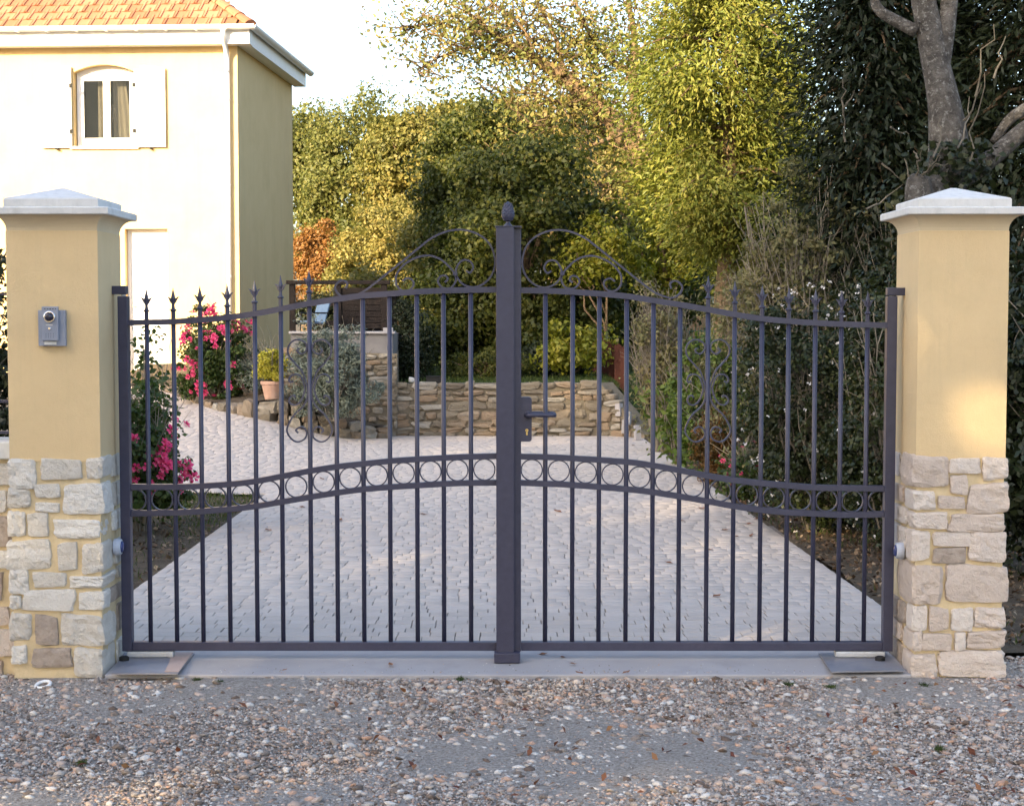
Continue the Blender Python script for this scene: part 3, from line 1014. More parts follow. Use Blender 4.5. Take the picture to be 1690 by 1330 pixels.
RR = [(1502, 756, 1566, 803, 'c'), (1572, 758, 1618, 779, 'f'), (1626, 757, 1664, 792, 'o'), (1573, 786, 1597, 814, 'f'), (1499, 811, 1543, 839, 'c'), (1554, 821, 1592, 839, 'f'),
      (1601, 799, 1660, 846, 'o'), (1497, 848, 1562, 872, 'c'), (1571, 850, 1660, 877, 'o'), (1496, 878, 1533, 923, 'c'), (1544, 880, 1600, 900, 'f'), (1545, 906, 1593, 927, 'd'),
      (1606, 883, 1658, 927, 'o'), (1495, 932, 1555, 996, 'c'), (1563, 935, 1656, 996, 'o'), (1493, 1002, 1530, 1038, 'c'), (1537, 1004, 1565, 1040, 'f'), (1572, 1006, 1604, 1042, 'f'),
      (1611, 1005, 1654, 1035, 'o'), (1490, 1043, 1521, 1074, 'c'), (1526, 1047, 1572, 1073, 'f'), (1579, 1047, 1592, 1072, 'f'), (1598, 1043, 1651, 1069, 'o'),
      (1494, 1080, 1546, 1117, 'c'), (1555, 1075, 1653, 1116, 'o')]
pillar_l = pillar(-1.937, 0.193, 'ochre rendered pillar carrying the intercom, beside the house', RL, 1, stone_l, 11)
pillar_r = pillar(1.903, 0.190, 'ochre rendered pillar with rosy stone base in front of dark trees', RR, -1, stone_r, 12)
for root, u0, u1, v0, v1 in ((pillar_l, 178, 210, 472, 486), (pillar_r, 1463, 1494, 475, 488)):
    a, b = P(u0, v0, -0.2), P(u1, v1, -0.2)
    MB().box(a.x - root.location.x, b.x - root.location.x, -0.22 - root.location.y, -0.18 - root.location.y, b.z + 0.05, a.z + 0.05, 0.004).build('hinge_bracket', gate_m, root)

# intercom on the left pillar
fy = PY0 - 0.0015
a, b = P(65, 512, fy), P(111, 571, fy)
ic = empty('intercom', ((a.x + b.x) / 2, fy, b.z))
tag(ic, 'grey door intercom with camera dome screwed to the left pillar', 'intercom')
ox, oz = ic.location.x, ic.location.z


def ib(u0, v0, u1, v1, y0, y1, name, mat, bev=0.003, par=None):
    p, q = P(u0, v0, fy), P(u1, v1, fy)
    return MB().box(p.x - ox, q.x - ox, -y1, -y0, q.z - oz, p.z - oz, bev).build(name, mat, par or ic)


ib(65, 512, 111, 571, 0.0, 0.022, 'back_box', panel_m)
fp = ib(72.5, 506, 100.5, 562, 0.0225, 0.036, 'front_plate', panel_m)
ib(76, 563.5, 96, 569, 0.0222, 0.026, 'name_card', cap_m, 0.001)
c = P(86, 523, fy)
MB().lathe([(0.0245, -0.0355), (0.0245, -0.041), (0.0215, -0.043)], (c.x - ox, 0, c.z - oz), 24, 'y').build('camera_ring', chrome_m, fp, smooth=False)
MB().lathe([(0.020, -0.040), (0.019, -0.048), (0.015, -0.055), (0.008, -0.059), (0.002, -0.060)], (c.x - ox, 0, c.z - oz), 20, 'y').build('camera_dome', panel_dark, fp, smooth=True)
c = P(86, 542, fy)
MB().lathe([(0.0065, -0.0355), (0.0065, -0.039), (0.004, -0.0415)], (c.x - ox, 0, c.z - oz), 14, 'y').build('call_button', chrome_m, fp, smooth=False)
ib(80, 535.6, 91, 537, 0.0361, 0.0375, 'button_caption', cap_m, 0.0)
for k in range(5):
    ib(77 + k * 4.4, 509.4, 79.4 + k * 4.4, 510.6, 0.0361, 0.0368, 'sun_slot', panel_dark, 0.0, fp)
for i in range(4):
    for j in range(3):
        ib(79.5 + i * 4, 550 + j * 3, 80.6 + i * 4, 551.1 + j * 3, 0.0361, 0.0366, 'speaker_hole', panel_dark, 0.0, fp)

# photocells on the inner faces
for s, X, Y, Z, lab in ((1, -1.7325, -0.275, 0.512, 'round grey photocell on the side of the left pillar'), (-1, 1.7005, -0.29, 0.497, 'round grey photocell on the side of the right pillar')):
    pc = empty('photocell', (X, Y, Z))
    tag(pc, lab, 'photocell', 'gate photocells')
    MB().lathe([(0.036, 0.0), (0.037, s * 0.012), (0.034, s * 0.028), (0.030, s * 0.031)], (0, 0, 0), 20, 'x').build('shell', cell_m, pc, smooth=False)
    MB().lathe([(0.026, s * 0.030), (0.024, s * 0.036), (0.012, s * 0.040)], (0, 0, 0), 18, 'x').build('lens', lens_blue, pc, smooth=True)

# white pipe collar on the ground before the left pillar
rg_ = empty('pipe_collar', (-1.955, -0.60, -0.03))
tag(rg_, 'white plastic pipe collar lying in the gravel before the left pillar', 'pipe collar')
t = MB()
pts = [(0.030 * math.cos(a), 0.030 * math.sin(a), 0.012) for a in np.linspace(0, 2 * math.pi, 25)]
t.tube(pts, 0.0075, 8, cap=False)
cr = t.build('collar', pvc_m, rg_, smooth=True)
MB().lathe([(0.026, -0.01), (0.026, 0.004)], (0, 0, 0), 18).build('sand_filling', gravel_m, rg_)
rg_.rotation_euler = (R(14), R(-6), 0)


# ================================================================== gate
GY = -0.2
gx = lambda u, v=600: P(u, v, GY).x
TOP_L = [(205, 533), (243, 532), (287, 531), (331, 528), (376, 524), (421, 518), (464, 510), (511, 501), (555, 494), (600, 488), (643, 485), (700, 481), (760, 479), (833, 478)]
TOP_R = [(846, 479), (900, 480), (945, 482), (989, 485), (1034, 489), (1078, 496), (1122, 503), (1168, 511), (1212, 519), (1257, 526), (1301, 530), (1345, 533), (1388, 535), (1470, 537)]
UP_L = [(205, 803), (300, 803), (376, 799), (421, 794), (464, 786), (511, 777), (555, 770), (600, 765), (650, 760), (700, 757), (760, 754), (833, 752)]
UP_R = [(846, 753), (900, 754), (945, 756), (1034, 762), (1078, 768), (1122, 776), (1168, 785), (1212, 792), (1257, 797), (1301, 801), (1345, 804), (1390, 805), (1470, 806)]
LO_L = [(205, 847), (300, 845), (376, 840), (421, 835), (464, 828), (511, 820), (555, 813), (600, 807), (650, 803), (700, 800), (760, 797), (833, 796)]
LO_R = [(846, 796), (900, 798), (945, 800), (1034, 807), (1078, 812), (1122, 819), (1168, 827), (1212, 835), (1257, 841), (1301, 845), (1345, 847), (1390, 849), (1470, 848)]
BARS_L = [243, 287, 331, 376, 421, 464, 511, 555, 599, 643, 688, 732, 777]
BARS_R = [900, 945, 989, 1034, 1078, 1122, 1168, 1212, 1257, 1301, 1345, 1388, 1431]


def zat(curve, u):
    us = [p[0] for p in curve]
    return float(np.interp(u, us, [p[1] for p in curve]))


def finial_mesh(name='spear_finial'):
    """collar, stem, two curled barbs and a pointed leaf; zero at the rail"""
    q = MB()
    q.lathe([(0.0095, -0.005), (0.0095, 0.034)], (0, 0, 0), 10)
    q.lathe([(0.010, 0.033), (0.0145, 0.0365), (0.0145, 0.0405), (0.010, 0.044)], (0, 0, 0), 10)
    q.lathe([(0.0085, 0.043), (0.0065, 0.060), (0.008, 0.076), (0.0105, 0.086), (0.0095, 0.096), (0.0055, 0.112), (0.0008, 0.136)], (0, 0, 0), 8)
    for s in (-1, 1):
        path = [Vector((s * 0.003, 0, 0.070)), Vector((s * 0.009, 0, 0.078)), Vector((s * 0.014, 0, 0.087)), Vector((s * 0.020, 0, 0.0935)), Vector((s * 0.0265, 0, 0.0965))]
        q.bar(path, [0.012, 0.0115, 0.009, 0.006, 0.0015], 0.006)
    me = q.mesh(name, gate_m)
    return me


FIN = finial_mesh()


def ring_mesh():
    q = MB()
    r0 = 0.0465
    q.bar([(r0 * math.cos(a), 0, r0 * math.sin(a)) for a in np.linspace(0, 2 * math.pi, 33)[:-1]], 0.005, 0.014, closed=True)
    return q.mesh('ring', gate_m)


RING = ring_mesh()


def curve_pts(px_pts, root, per=6, Y=GY):
    sp = spline([(u, v, 0) for u, v in px_pts], per)
    out = []
    for q in sp:
        w = P(q.x, q.y, Y)
        out.append(Vector((w.x - root.location.x, Y - root.location.y, w.z - root.location.z)))
    return out


BIG = [(571, 476), (573, 468), (566, 463), (558, 466), (553, 474), (557, 484), (568, 491), (582, 489), (602, 480), (632, 457), (662, 433), (694, 407), (716, 391), (742, 381), (768, 380),
       (793, 389), (810, 406), (817, 430), (813, 451), (800, 467), (782, 474), (764, 469), (753, 455), (754, 441), (763, 430), (775, 431), (781, 441), (776, 450), (769, 447)]
SMALL = [(664, 464), (672, 459), (681, 463), (682, 472), (673, 480), (661, 478), (654, 468), (655, 452), (668, 436), (688, 425), (708, 422), (727, 428), (742, 441), (751, 453), (752, 464), (744, 475),
         (731, 475), (723, 466), (726, 457), (735, 455), (739, 461), (734, 466)]
# heart and C scrolls beside the seventh bar: offsets in photo pixels from the bar, v absolute
HEART = [(17, 575), (21, 578), (18, 582), (13, 584), (7, 580), (4.6, 573), (8, 565), (19, 560.5), (29, 564), (35.5, 574), (34, 587), (22, 602), (13, 612), (8, 624), (3.6, 640), (4.5, 658),
         (12, 672), (25, 684), (35, 701), (37, 713), (29, 725), (19, 729), (8, 724), (4.6, 714), (10, 705.5), (17, 705), (22.5, 710), (19, 714.5)]
CEE = [(27, 629), (31.5, 631), (34, 627), (31, 620.5), (23, 617.5), (14, 622), (8.5, 636), (8, 645), (13, 659), (20, 667), (28, 668), (34, 662), (31, 654.5), (25, 653), (24, 656.5)]


def make_leaf(label, curves, bars, mirror, hinge_u, meet_u):
    top, upr, lor = curves
    hx = gx((hinge_u[0] + hinge_u[1]) / 2)
    root = empty('gate_leaf', (hx, GY, 0.0))
    tag(root, label, 'gate', 'leaves of the wrought iron gate')
    ox, oy = root.location.x, root.location.y

    def lx(u, v=600):
        return P(u, v, GY).x - ox
    zt = P(hinge_u[0], 489, GY).z
    zb1, zb0 = P(839, 1058, GY).z, P(839, 1073, GY).z
    x0, x1 = lx(hinge_u[0]), lx(hinge_u[1])
    MB().box(x0, x1, -0.023, 0.023, zb0, zt, 0.003).build('hinge_stile', gate_m, root)
    MB().lathe([(0.011, 0), (0.011, 0.016)], ((x0 + x1) / 2, 0, zt), 10).build('hinge_pin', steel_light, root)
    m0, m1 = lx(meet_u[0]), lx(meet_u[1])
    MB().box(m0, m1, -0.022, 0.022, zb0, P(839, 378 if mirror else 470, GY).z, 0.003).build('meeting_stile', gate_m, root)
    inner0, inner1 = (x1, m0) if not mirror else (m1, x0)
    MB().box(inner0 + 0.0005, inner1 - 0.0005, -0.019, 0.019, zb0 + 0.002, zb1, 0.003).build('bottom_rail', gate_m, root)
    for nm, cv in (('top_rail', top), ('ring_rail', upr), ('ring_rail', lor)):
        MB().bar(curve_pts(cv, root, 5), 0.025, 0.030).build(nm, gate_m, root)
    for u in bars:
        vt = zat(top, u)
        zz = P(u, vt, GY).z
        xx = lx(u)
        fin = (u < 530) if not mirror else (u > 1150)
        q = MB().lathe([(0.0102, zb1 - 0.004), (0.0102, zz + (0.006 if fin else -0.004))], (xx, 0, 0), 10)
        bo = q.build('bar', gate_m, root, smooth=False)
        bo.data.polygons.foreach_set('use_smooth', [len(p.vertices) == 4 for p in bo.data.polygons])
        if fin:
            f = place_unit(FIN, 'spear_finial', bo, (xx, 0, zz + 0.012), (1, 1, 1), (0, 0, random.Random(u).uniform(-0.5, 0.5)))
    # rings sit in every gap between the two middle rails
    edges = [b for b in bars]
    cents = [(a + b) / 2 for a, b in zip(edges[:-1], edges[1:])]
    cents += [edges[0] - 22.3, edges[-1] + 22.3]
    for u in cents:
        z = (P(u, zat(upr, u), GY).z + P(u, zat(lor, u), GY).z) / 2
        place_unit(RING, 'ring', root, (lx(u), 0, z), (1, 1, 1))
    mir = (lambda pts: [(839 * 2 - u + 1, v + 0.5) for u, v in pts]) if mirror else (lambda pts: pts)
    for nm, path in (('crest_scroll', BIG), ('crest_scroll', SMALL)):
        MB().bar(curve_pts(mir(path), root, 6), 0.0082, 0.014).build(nm, gate_m, root)
    k = P((751 if not mirror else 928), 452, GY)
    MB().box(k.x - ox - 0.010, k.x - ox + 0.010, -0.0085, 0.0085, k.z - 0.007, k.z + 0.007, 0.002).build('scroll_collar', gate_m, root)
    bu = 511 if not mirror else 1168
    for s in (-1, 1):
        MB().bar(curve_pts([(bu + s * a, v) for a, v in HEART], root, 6), 0.0068, 0.013).build('heart_scroll', gate_m, root)
        MB().bar(curve_pts([(bu + s * a, v) for a, v in CEE], root, 6), 0.0068, 0.013).build('side_scroll', gate_m, root)
    return root


leaf_l = make_leaf('left leaf of the dark iron gate, without a handle', (TOP_L, UP_L, LO_L), BARS_L, False, (197, 213.5), (822, 838))
leaf_r = make_leaf('right leaf of the dark iron gate, with lever handle and post', (TOP_R, UP_R, LO_R), BARS_R, True, (1461.5, 1478), (843, 860))
ox = leaf_r.location.x
# cover post, pine cone, foot and lock belong to the right leaf
za, zb = P(839, 376, GY - 0.03).z, P(839, 1090, GY - 0.03).z
post = MB().box(gx(819) - ox, gx(848.5) - ox, -0.062, -0.0235, zb, za, 0.003).build('cover_post', gate_m, leaf_r)
MB().box(gx(817.5) - ox, gx(861) - ox, -0.064, 0.024, za + 0.0005, za + 0.006, 0.0015).build('post_cap', gate_m, leaf_r)
MB().box(gx(815.5) - ox, gx(858.5) - ox, -0.085, -0.005, -0.002 + 0.003, 0.045, 0.004).build('foot_block', gate_m, leaf_r)
cm = MB()
zc = za + 0.006
cm.lathe([(0.019, 0), (0.0185, 0.004), (0.012, 0.010), (0.008, 0.017), (0.010, 0.021)], (gx(838.5) - ox, -0.03, zc), 16)
cone_base = cm.build('cone_stem', gate_m, leaf_r, smooth=True)
prof = []
cone = MB()
# pine cone: rows of scales wound round an egg
nb, rows = 10, 9
cxn, czn = gx(838.5) - ox, zc + 0.020
egg = [(0.008, 0.0), (0.020, 0.006), (0.027, 0.020), (0.0275, 0.034), (0.024, 0.052), (0.017, 0.070), (0.008, 0.083), (0.001, 0.087)]
cone.lathe(egg, (cxn, -0.03, czn), 18)
for r_ in range(rows):
    h = 0.008 + 0.072 * r_ / rows
    rr_ = float(np.interp(h, [e[1] for e in egg], [e[0] for e in egg]))
    for j in range(nb):
        a = 2 * math.pi * (j + 0.5 * (r_ % 2)) / nb
        d = Vector((math.cos(a), math.sin(a), 0)); tn = Vector((-math.sin(a), math.cos(a), 0))
        c0 = Vector((cxn, -0.03, czn + h)) + d * rr_ * 0.97
        w = rr_ * 0.30
        cone.add([c0 - tn * w, c0 + Vector((0, 0, -0.005)), c0 + tn * w, c0 + d * 0.0028 + Vector((0, 0, 0.004)), c0 + Vector((0, 0, 0.011)) - d * 0.001],
                 [(0, 1, 3), (1, 2, 3), (0, 3, 4), (3, 2, 4)])
cone.build('pine_cone', gate_m, leaf_r)
# lock plate with rounded outer corners, lever, keyhole
zp0, zp1 = P(870, 728, GY).z, P(870, 655, GY).z
xa, xb = gx(859) - ox, gx(877.5) - ox
rr_ = 0.012
poly = [(xa, zp0), (xb - rr_, zp0)] + [(xb - rr_ + rr_ * math.sin(t_), zp0 + rr_ - rr_ * math.cos(t_)) for t_ in np.linspace(0.3, math.pi / 2, 5)] + \
       [(xb - rr_ + rr_ * math.cos(t_), zp1 - rr_ + rr_ * math.sin(t_)) for t_ in np.linspace(0, math.pi / 2 - 0.3, 5)] + [(xb - rr_, zp1), (xa, zp1)]
lock = MB().prism(poly, 'y', -0.0235, 0.0235).build('lock_case', gate_m, leaf_r)
zh = P(890, 684, GY).z
xh0, xh1 = gx(871) - ox, gx(915) - ox
for sy in (-1, 1):
    path = [(xh0, sy * 0.02, zh), (xh0, sy * 0.052, zh), (xh0 + 0.006, sy * 0.060, zh), (xh0 + 0.02, sy * 0.064, zh + 0.001), (xh1 - 0.02, sy * 0.064, zh + 0.001), (xh1 - 0.006, sy * 0.060, zh), (xh1, sy * 0.046, zh), (xh1 - 0.002, sy * 0.034, zh)]
    MB().tube(spline(path, 4), 0.0095, 10).build('lever_handle', gate_m, lock, smooth=True)
    MB().lathe([(0.0165, sy * 0.0225), (0.0165, sy * 0.029), (0.012, sy * 0.032)], (xh0, 0, zh), 16, 'y').build('lever_rose', gate_m, lock)
zk = P(870, 712, GY).z
xk = gx(869.5) - ox
MB().lathe([(0.0065, -0.0232), (0.0065, -0.027)], (xk, 0, zk + 0.007), 14, 'y').build('key_cylinder', brass_m, lock)
MB().box(xk - 0.0035, xk + 0.0035, -0.0265, -0.0232, zk - 0.014, zk + 0.004).build('key_cylinder', brass_m, lock)
MB().box(xk - 0.001, xk + 0.001, -0.0278, -0.0271, zk - 0.001, zk + 0.012).build('key_slot', black_m, lock)


# ================================================================== house
HZ = 0.6
house = empty('house', (-4.21, 17.3, HZ), R(-3.5))
tag(house, 'cream rendered two storey house with terracotta hip roof', 'house')
WL = -10.5                                             # left end of the front
WD = 4.2                                               # depth
EZ = 5.115


def arch(x):
    return 4.655 + 0.115 * (1 - ((x + 2.085) / 0.485) ** 2)


w = MB()
w.box(WL, -2.57, 0, 0.3, -0.6, EZ)
w.box(-2.57, -1.79, 0, 0.3, -0.6, 3.52)
w.box(-1.79, -1.6, 0, 0.3, 2.25, 3.52)
w.box(-1.79, -1.12, 0, 0.3, -0.6, 0.05)
w.box(-1.6, -1.12, 0, 0.3, 2.25, EZ)
w.box(-1.12, 0, 0, 0.3, -0.6, EZ)
xs = np.linspace(-2.57, -1.6, 13)
w.prism([(x, arch(x)) for x in xs] + [(-1.6, EZ), (-2.57, EZ)], 'y', 0, 0.3)
w.box(-0.3, 0, 0.3, WD, -0.6, EZ)
w.box(WL, -0.3, WD - 0.3, WD, -0.6, EZ)
w.box(WL, WL + 0.3, 0.3, WD - 0.3, -0.6, EZ)
w.box(WL + 0.3, -0.3, 0.3, WD - 0.3, 2.55, 2.75)
w.box(WL + 0.3, -0.3, 0.3, WD - 0.3, -0.1, 0.04)
w.build('wall', wall_m, house)
TH = math.tan(R(36))
OV = 0.26
ez = 5.285
mid = (WD + 2 * OV) / 2
rz_ = ez + mid * TH
x1, x0 = OV, WL - OV
y0, y1 = -OV, WD + OV
rf = MB()
A, B, Cc, D = (x0, y0, ez), (x1, y0, ez), (x1, y1, ez), (x0, y1, ez)
E1, E2 = (x0 + mid, y0 + mid, rz_), (x1 - mid, y0 + mid, rz_)
rf.add([A, B, Cc, D, E1, E2], [(0, 1, 5, 4), (1, 2, 5), (2, 3, 4, 5), (3, 0, 4), (3, 2, 1, 0)])
roof = rf.build('roof', tile_m, house)
# tiles
tw, tl, ex = 0.228, 0.33, 0.245
tq = MB()
prof = [(-0.112, 0.014), (-0.098, 0.034), (-0.072, 0.034), (-0.058, 0.016), (0.06, 0.014), (0.112, 0.022)]
top_ = [(x, -0.02, z + 0.014) for x, z in prof] + [(x, tl, z - 0.004) for x, z in prof]
bot_ = [(x, -0.02, z - 0.004) for x, z in prof]
n_ = len(prof)
tq.add(top_ + bot_, [(i, i + 1, n_ + i + 1, n_ + i) for i in range(n_ - 1)] + [(2 * n_ + i, 2 * n_ + i + 1, i + 1, i) for i in range(n_ - 1)] +
       [(0, n_, 2 * n_), (n_ - 1, 3 * n_ - 1, 2 * n_ - 1)])
tile_me = tq.mesh('roof_tile', tile_m)
tcell = []
sl = mid / math.cos(R(36))
nr = int(sl / ex)
for r_ in range(nr):
    s = 0.02 + r_ * ex
    run = s * math.cos(R(36))
    nx = int((x1 - x0) / tw)
    for c_ in range(nx + 1):
        x = x1 - 0.10 - c_ * tw - (0.5 * tw if r_ % 2 else 0)
        if x + 0.11 > x1 - run - 0.02 or x - 0.11 < x0 + run + 0.02:
            continue
        tcell.append((r_, x, s))
tcell.sort(key=lambda t: (t[0] > 7, t[1] < -5.4, t[0], -t[1]))
rr_ = random.Random(3)
rest = MB()
for i, (r_, x, s) in enumerate(tcell):
    loc = Vector((x, y0 + s * math.cos(R(36)), ez + s * math.sin(R(36)) + 0.004))
    rot = (R(36) + rr_.uniform(-0.012, 0.012), 0, rr_.uniform(-0.012, 0.012))
    if i < 290:
        place_unit(tile_me, 'roof_tile', roof, loc, (1, 1, 1), rot)
    else:
        M_ = Matrix.Translation(loc) @ Matrix.Rotation(R(36), 4, 'X')
        rest.add([M_ @ v.co for v in tile_me.vertices], [tuple(p.vertices) for p in tile_me.polygons])
ro = rest.build('roof_tile_field', tile_m, roof)
ro['kind'] = 'stuff'
# hip tiles up the near corner
hv = Vector((-1, 1, TH)).normalized()
hq = MB()
hp = []
for t_ in (0, 0.36):
    rad = 0.105 if t_ == 0 else 0.088
    hp.append([(rad * math.cos(a), t_, rad * math.sin(a) * 0.8) for a in np.linspace(0, math.pi, 9)])
hq.add(hp[0] + hp[1], [(i, i + 1, 9 + i + 1, 9 + i) for i in range(8)] + [tuple(range(9))])
hip_me = hq.mesh('hip_tile', tile_m, smooth=False)
hip_rot = hv.to_track_quat('Y', 'Z').to_euler()
for k in range(12):
    place_unit(hip_me, 'hip_tile', roof, Vector((x1 + 0.015, y0 - 0.015, ez + 0.012)) + hv * (k * 0.325), (1, 1, 1), hip_rot)
# boxed eaves, gutters
fm = MB().box(WL, OV - 0.02, -OV + 0.045, -0.001, EZ - 0.085, EZ + 0.165, 0.004)
fm.build('fascia', white_m, house)
MB().box(0.001, OV - 0.045, 0.0, WD + 0.2, EZ - 0.080, EZ + 0.16, 0.004).build('fascia', white_m, house)


def gutter(axis, a0, a1, off, name='gutter'):
    ro_, ri = 0.068, 0.062
    arc = [(-ro_ * math.cos(t_), -ro_ * math.sin(t_)) for t_ in np.linspace(0, math.pi, 11)] + [(ri * math.cos(t_), -ri * math.sin(t_)) for t_ in np.linspace(0, math.pi, 11)]
    poly = [(off + p * (1 if axis == 'x' else -1), EZ + 0.185 + q) for p, q in arc]
    return MB().prism(poly, axis, a0, a1).build(name, pvc_m, house)


gut = gutter('x', WL - OV, OV + 0.08, -OV - 0.03)
gut2 = gutter('y', -OV - 0.03, WD + OV, OV + 0.03)
for k in range(14):
    x = -0.1 - k * 0.46
    MB().box(x - 0.014, x + 0.014, -OV - 0.105, -OV + 0.03, EZ + 0.108, EZ + 0.119).build('gutter_bracket', pvc_m, gut)
dsx = -0.145
MB().tube(spline([(dsx, -OV - 0.03, EZ + 0.12), (dsx, -OV - 0.03, EZ + 0.02), (dsx, -OV + 0.08, EZ - 0.09), (dsx, -0.10, EZ - 0.19), (dsx, -0.062, EZ - 0.28), (dsx, -0.062, EZ - 0.5)], 5), 0.04, 12).build('downpipe_elbow', pvc_m, house, smooth=True)
dp = MB().tube([(dsx, -0.062, EZ - 0.5), (dsx, -0.062, 0.0)], 0.038, 12).build('downpipe', pvc_m, house, smooth=True)
for z in (4.2, 2.9, 1.5):
    MB().lathe([(0.043, 0), (0.043, 0.03)], (dsx, -0.062, z), 12).build('pipe_clip', pvc_m, dp)
# window
win = MB()
win.box(-2.555, -2.50, 0.13, 0.19, 3.535, 4.66)
win.box(-1.67, -1.615, 0.13, 0.19, 3.535, 4.66)
win.box(-2.50, -1.67, 0.13, 0.19, 3.535, 3.60)
win.prism([(-2.555, 4.6605), (-2.555, 4.6)] + [(-2.4995, 4.60), (-1.6705, 4.60)] + [(-1.615, 4.6), (-1.615, 4.6605)] + [(x, arch(x) - 0.005) for x in np.linspace(-1.62, -2.55, 9)], 'y', 0.1305, 0.1895)
wfr = win.build('window', white_m, house)
for a, b in ((-2.497, -2.09), (-2.08, -1.673)):
    s_ = MB()
    s_.box(a, a + 0.05, 0.12, 0.165, 3.603, 4.597)
    s_.box(b - 0.05, b, 0.12, 0.165, 3.603, 4.597)
    s_.box(a + 0.05, b - 0.05, 0.12, 0.165, 3.603, 3.66)
    s_.box(a + 0.05, b - 0.05, 0.12, 0.165, 4.54, 4.597)
    s_.build('sash', white_m, wfr)
    MB().box(a + 0.048, b - 0.048, 0.14, 0.146, 3.658, 4.542).build('pane', glass_m, wfr)
for a, b in ((-2.27, -2.12), (-2.02, -1.70)):
    q = MB()
    pts = [(x, 0.26 + 0.012 * math.sin(60 * x)) for x in np.linspace(a, b, 18)]
    q.add([(x, y, 3.6) for x, y in pts] + [(x * 0.6 + a * 0.4, y, 4.6) for x, y in pts], [(i, i + 1, 18 + i + 1, 18 + i) for i in range(17)])
    q.build('curtain', curtain_m, wfr, smooth=True)
MB().box(-2.62, -1.55, -0.045, 0.13, 3.478, 3.5195, 0.004).build('window_sill', white_m, house)
MB().box(-3.2, -0.9, 1.6, 1.65, 2.76, 5.1).build('dark_backing', dark_room, house)  # added dark panel: the dimness of the room is put into its colour
for xa, xb, hx in ((-3.065, -2.585, -2.585), (-1.595, -1.115, -1.595)):
    nb_ = 5
    bw = (xb - xa) / nb_
    s0 = MB().box(xa, xa + bw - 0.003, -0.055, -0.022, 3.50, 4.69, 0.003)
    s0.box(xa + 0.02, xb - 0.02, -0.072, -0.0555, 3.70, 3.79, 0.003)
    s0.box(xa + 0.02, xb - 0.02, -0.072, -0.0555, 4.40, 4.49, 0.003)
    so = s0.build('shutter', white_m, house)
    for k in range(1, nb_):
        MB().box(xa + k * bw, xa + (k + 1) * bw - 0.003, -0.055, -0.022, 3.50, 4.69 + 0.012 * (k if hx == xb else nb_ - k), 0.003).build('board', white_m, so)
    for z in (3.745, 4.445):
        MB().box(hx - 0.025, hx + 0.025, -0.078, -0.0725, z - 0.03, z + 0.03).build('hinge', black_m, so)
    MB().box((xa + xb) / 2 - 0.02, (xa + xb) / 2 + 0.02, -0.075, -0.001, 3.47, 3.489).build('catch', black_m, so)
# door
dr = MB()
dr.box(-1.785, -1.735, 0.12, 0.19, 0.055, 2.245)
dr.box(-1.175, -1.125, 0.12, 0.19, 0.055, 2.245)
dr.box(-1.735, -1.175, 0.12, 0.19, 2.19, 2.245)
dro = dr.build('door', white_m, house)
MB().box(-1.733, -1.177, 0.13, 0.17, 0.06, 2.187, 0.003).build('door_panel', white_m, dro)
MB().box(-1.66, -1.25, 0.122, 0.1295, 1.15, 2.05, 0.003).build('upper_panel', white_m, dro)
MB().box(-1.66, -1.25, 0.122, 0.1295, 0.25, 0.95, 0.003).build('lower_panel', white_m, dro)
MB().tube([(-1.70, 0.128, 1.05), (-1.70, 0.085, 1.05), (-1.62, 0.082, 1.05)], 0.009, 8).build('door_handle', brass_m, dro)


# ================================================================== stone walls
POOL = []
_r = random.Random(77)
for k in range(14):
    me = rough_box(_r, n=2, jit=0.11, rnd_e=0.35, warp=0.17)
    me.materials.append(rubble)
    POOL.append(me)


def stone_wall(name, label, p0, p1, z0, topf, thick, rows_h, w_rng, seed, core=rubble_fill, cat='wall', pool=None):
    """rubble wall from p0 to p1 (xy); its face looks towards the camera side (-normal)"""
    rnd = random.Random(seed)
    p0, p1 = Vector(p0), Vector(p1)
    L_ = (p1 - p0).length
    ang = math.atan2(p1.y - p0.y, p1.x - p0.x)
    root = empty(name, (p0.x, p0.y, z0), ang)
    tag(root, label, cat)
    n = 10
    poly = [(0, -0.1), (L_, -0.1)] + [(L_ * (1 - i / n), topf(1 - i / n) - 0.015) for i in range(n + 1)]
    MB().prism(poly, 'y', 0.02, thick).build('rubble_core', core, root)
    z = 0.0
    zmax = max(topf(i / 20) for i in range(21))
    while z < zmax - 0.02:
        h = rnd.uniform(*rows_h)
        x = -rnd.uniform(0, 0.08)
        while x < L_:
            wd = rnd.uniform(*w_rng)
            hh = h * rnd.uniform(0.6, 1.2)
            if x + wd > L_:
                wd = L_ - x
            xm = x + wd / 2
            if wd > 0.04 and z + h * 0.6 < topf(min(max(xm / L_, 0), 1)):
                hh = min(hh, topf(min(max(xm / L_, 0), 1)) - z + 0.03)
                me = rnd.choice(pool or POOL)
                dp_ = rnd.uniform(0.10, 0.14)
                place_unit(me, 'stone', root, (xm, 0.012 - rnd.uniform(-0.012, 0.02) + dp_ / 2 - 0.02, z + hh / 2 + rnd.uniform(-0.008, 0.008)), (wd * 1.0, dp_, hh * 1.0),
                           (0, rnd.uniform(-0.10, 0.10), rnd.uniform(-0.06, 0.06)))
            x += wd + rnd.uniform(0.004, 0.018)
        z += h + rnd.uniform(0.0, 0.010)
    return root


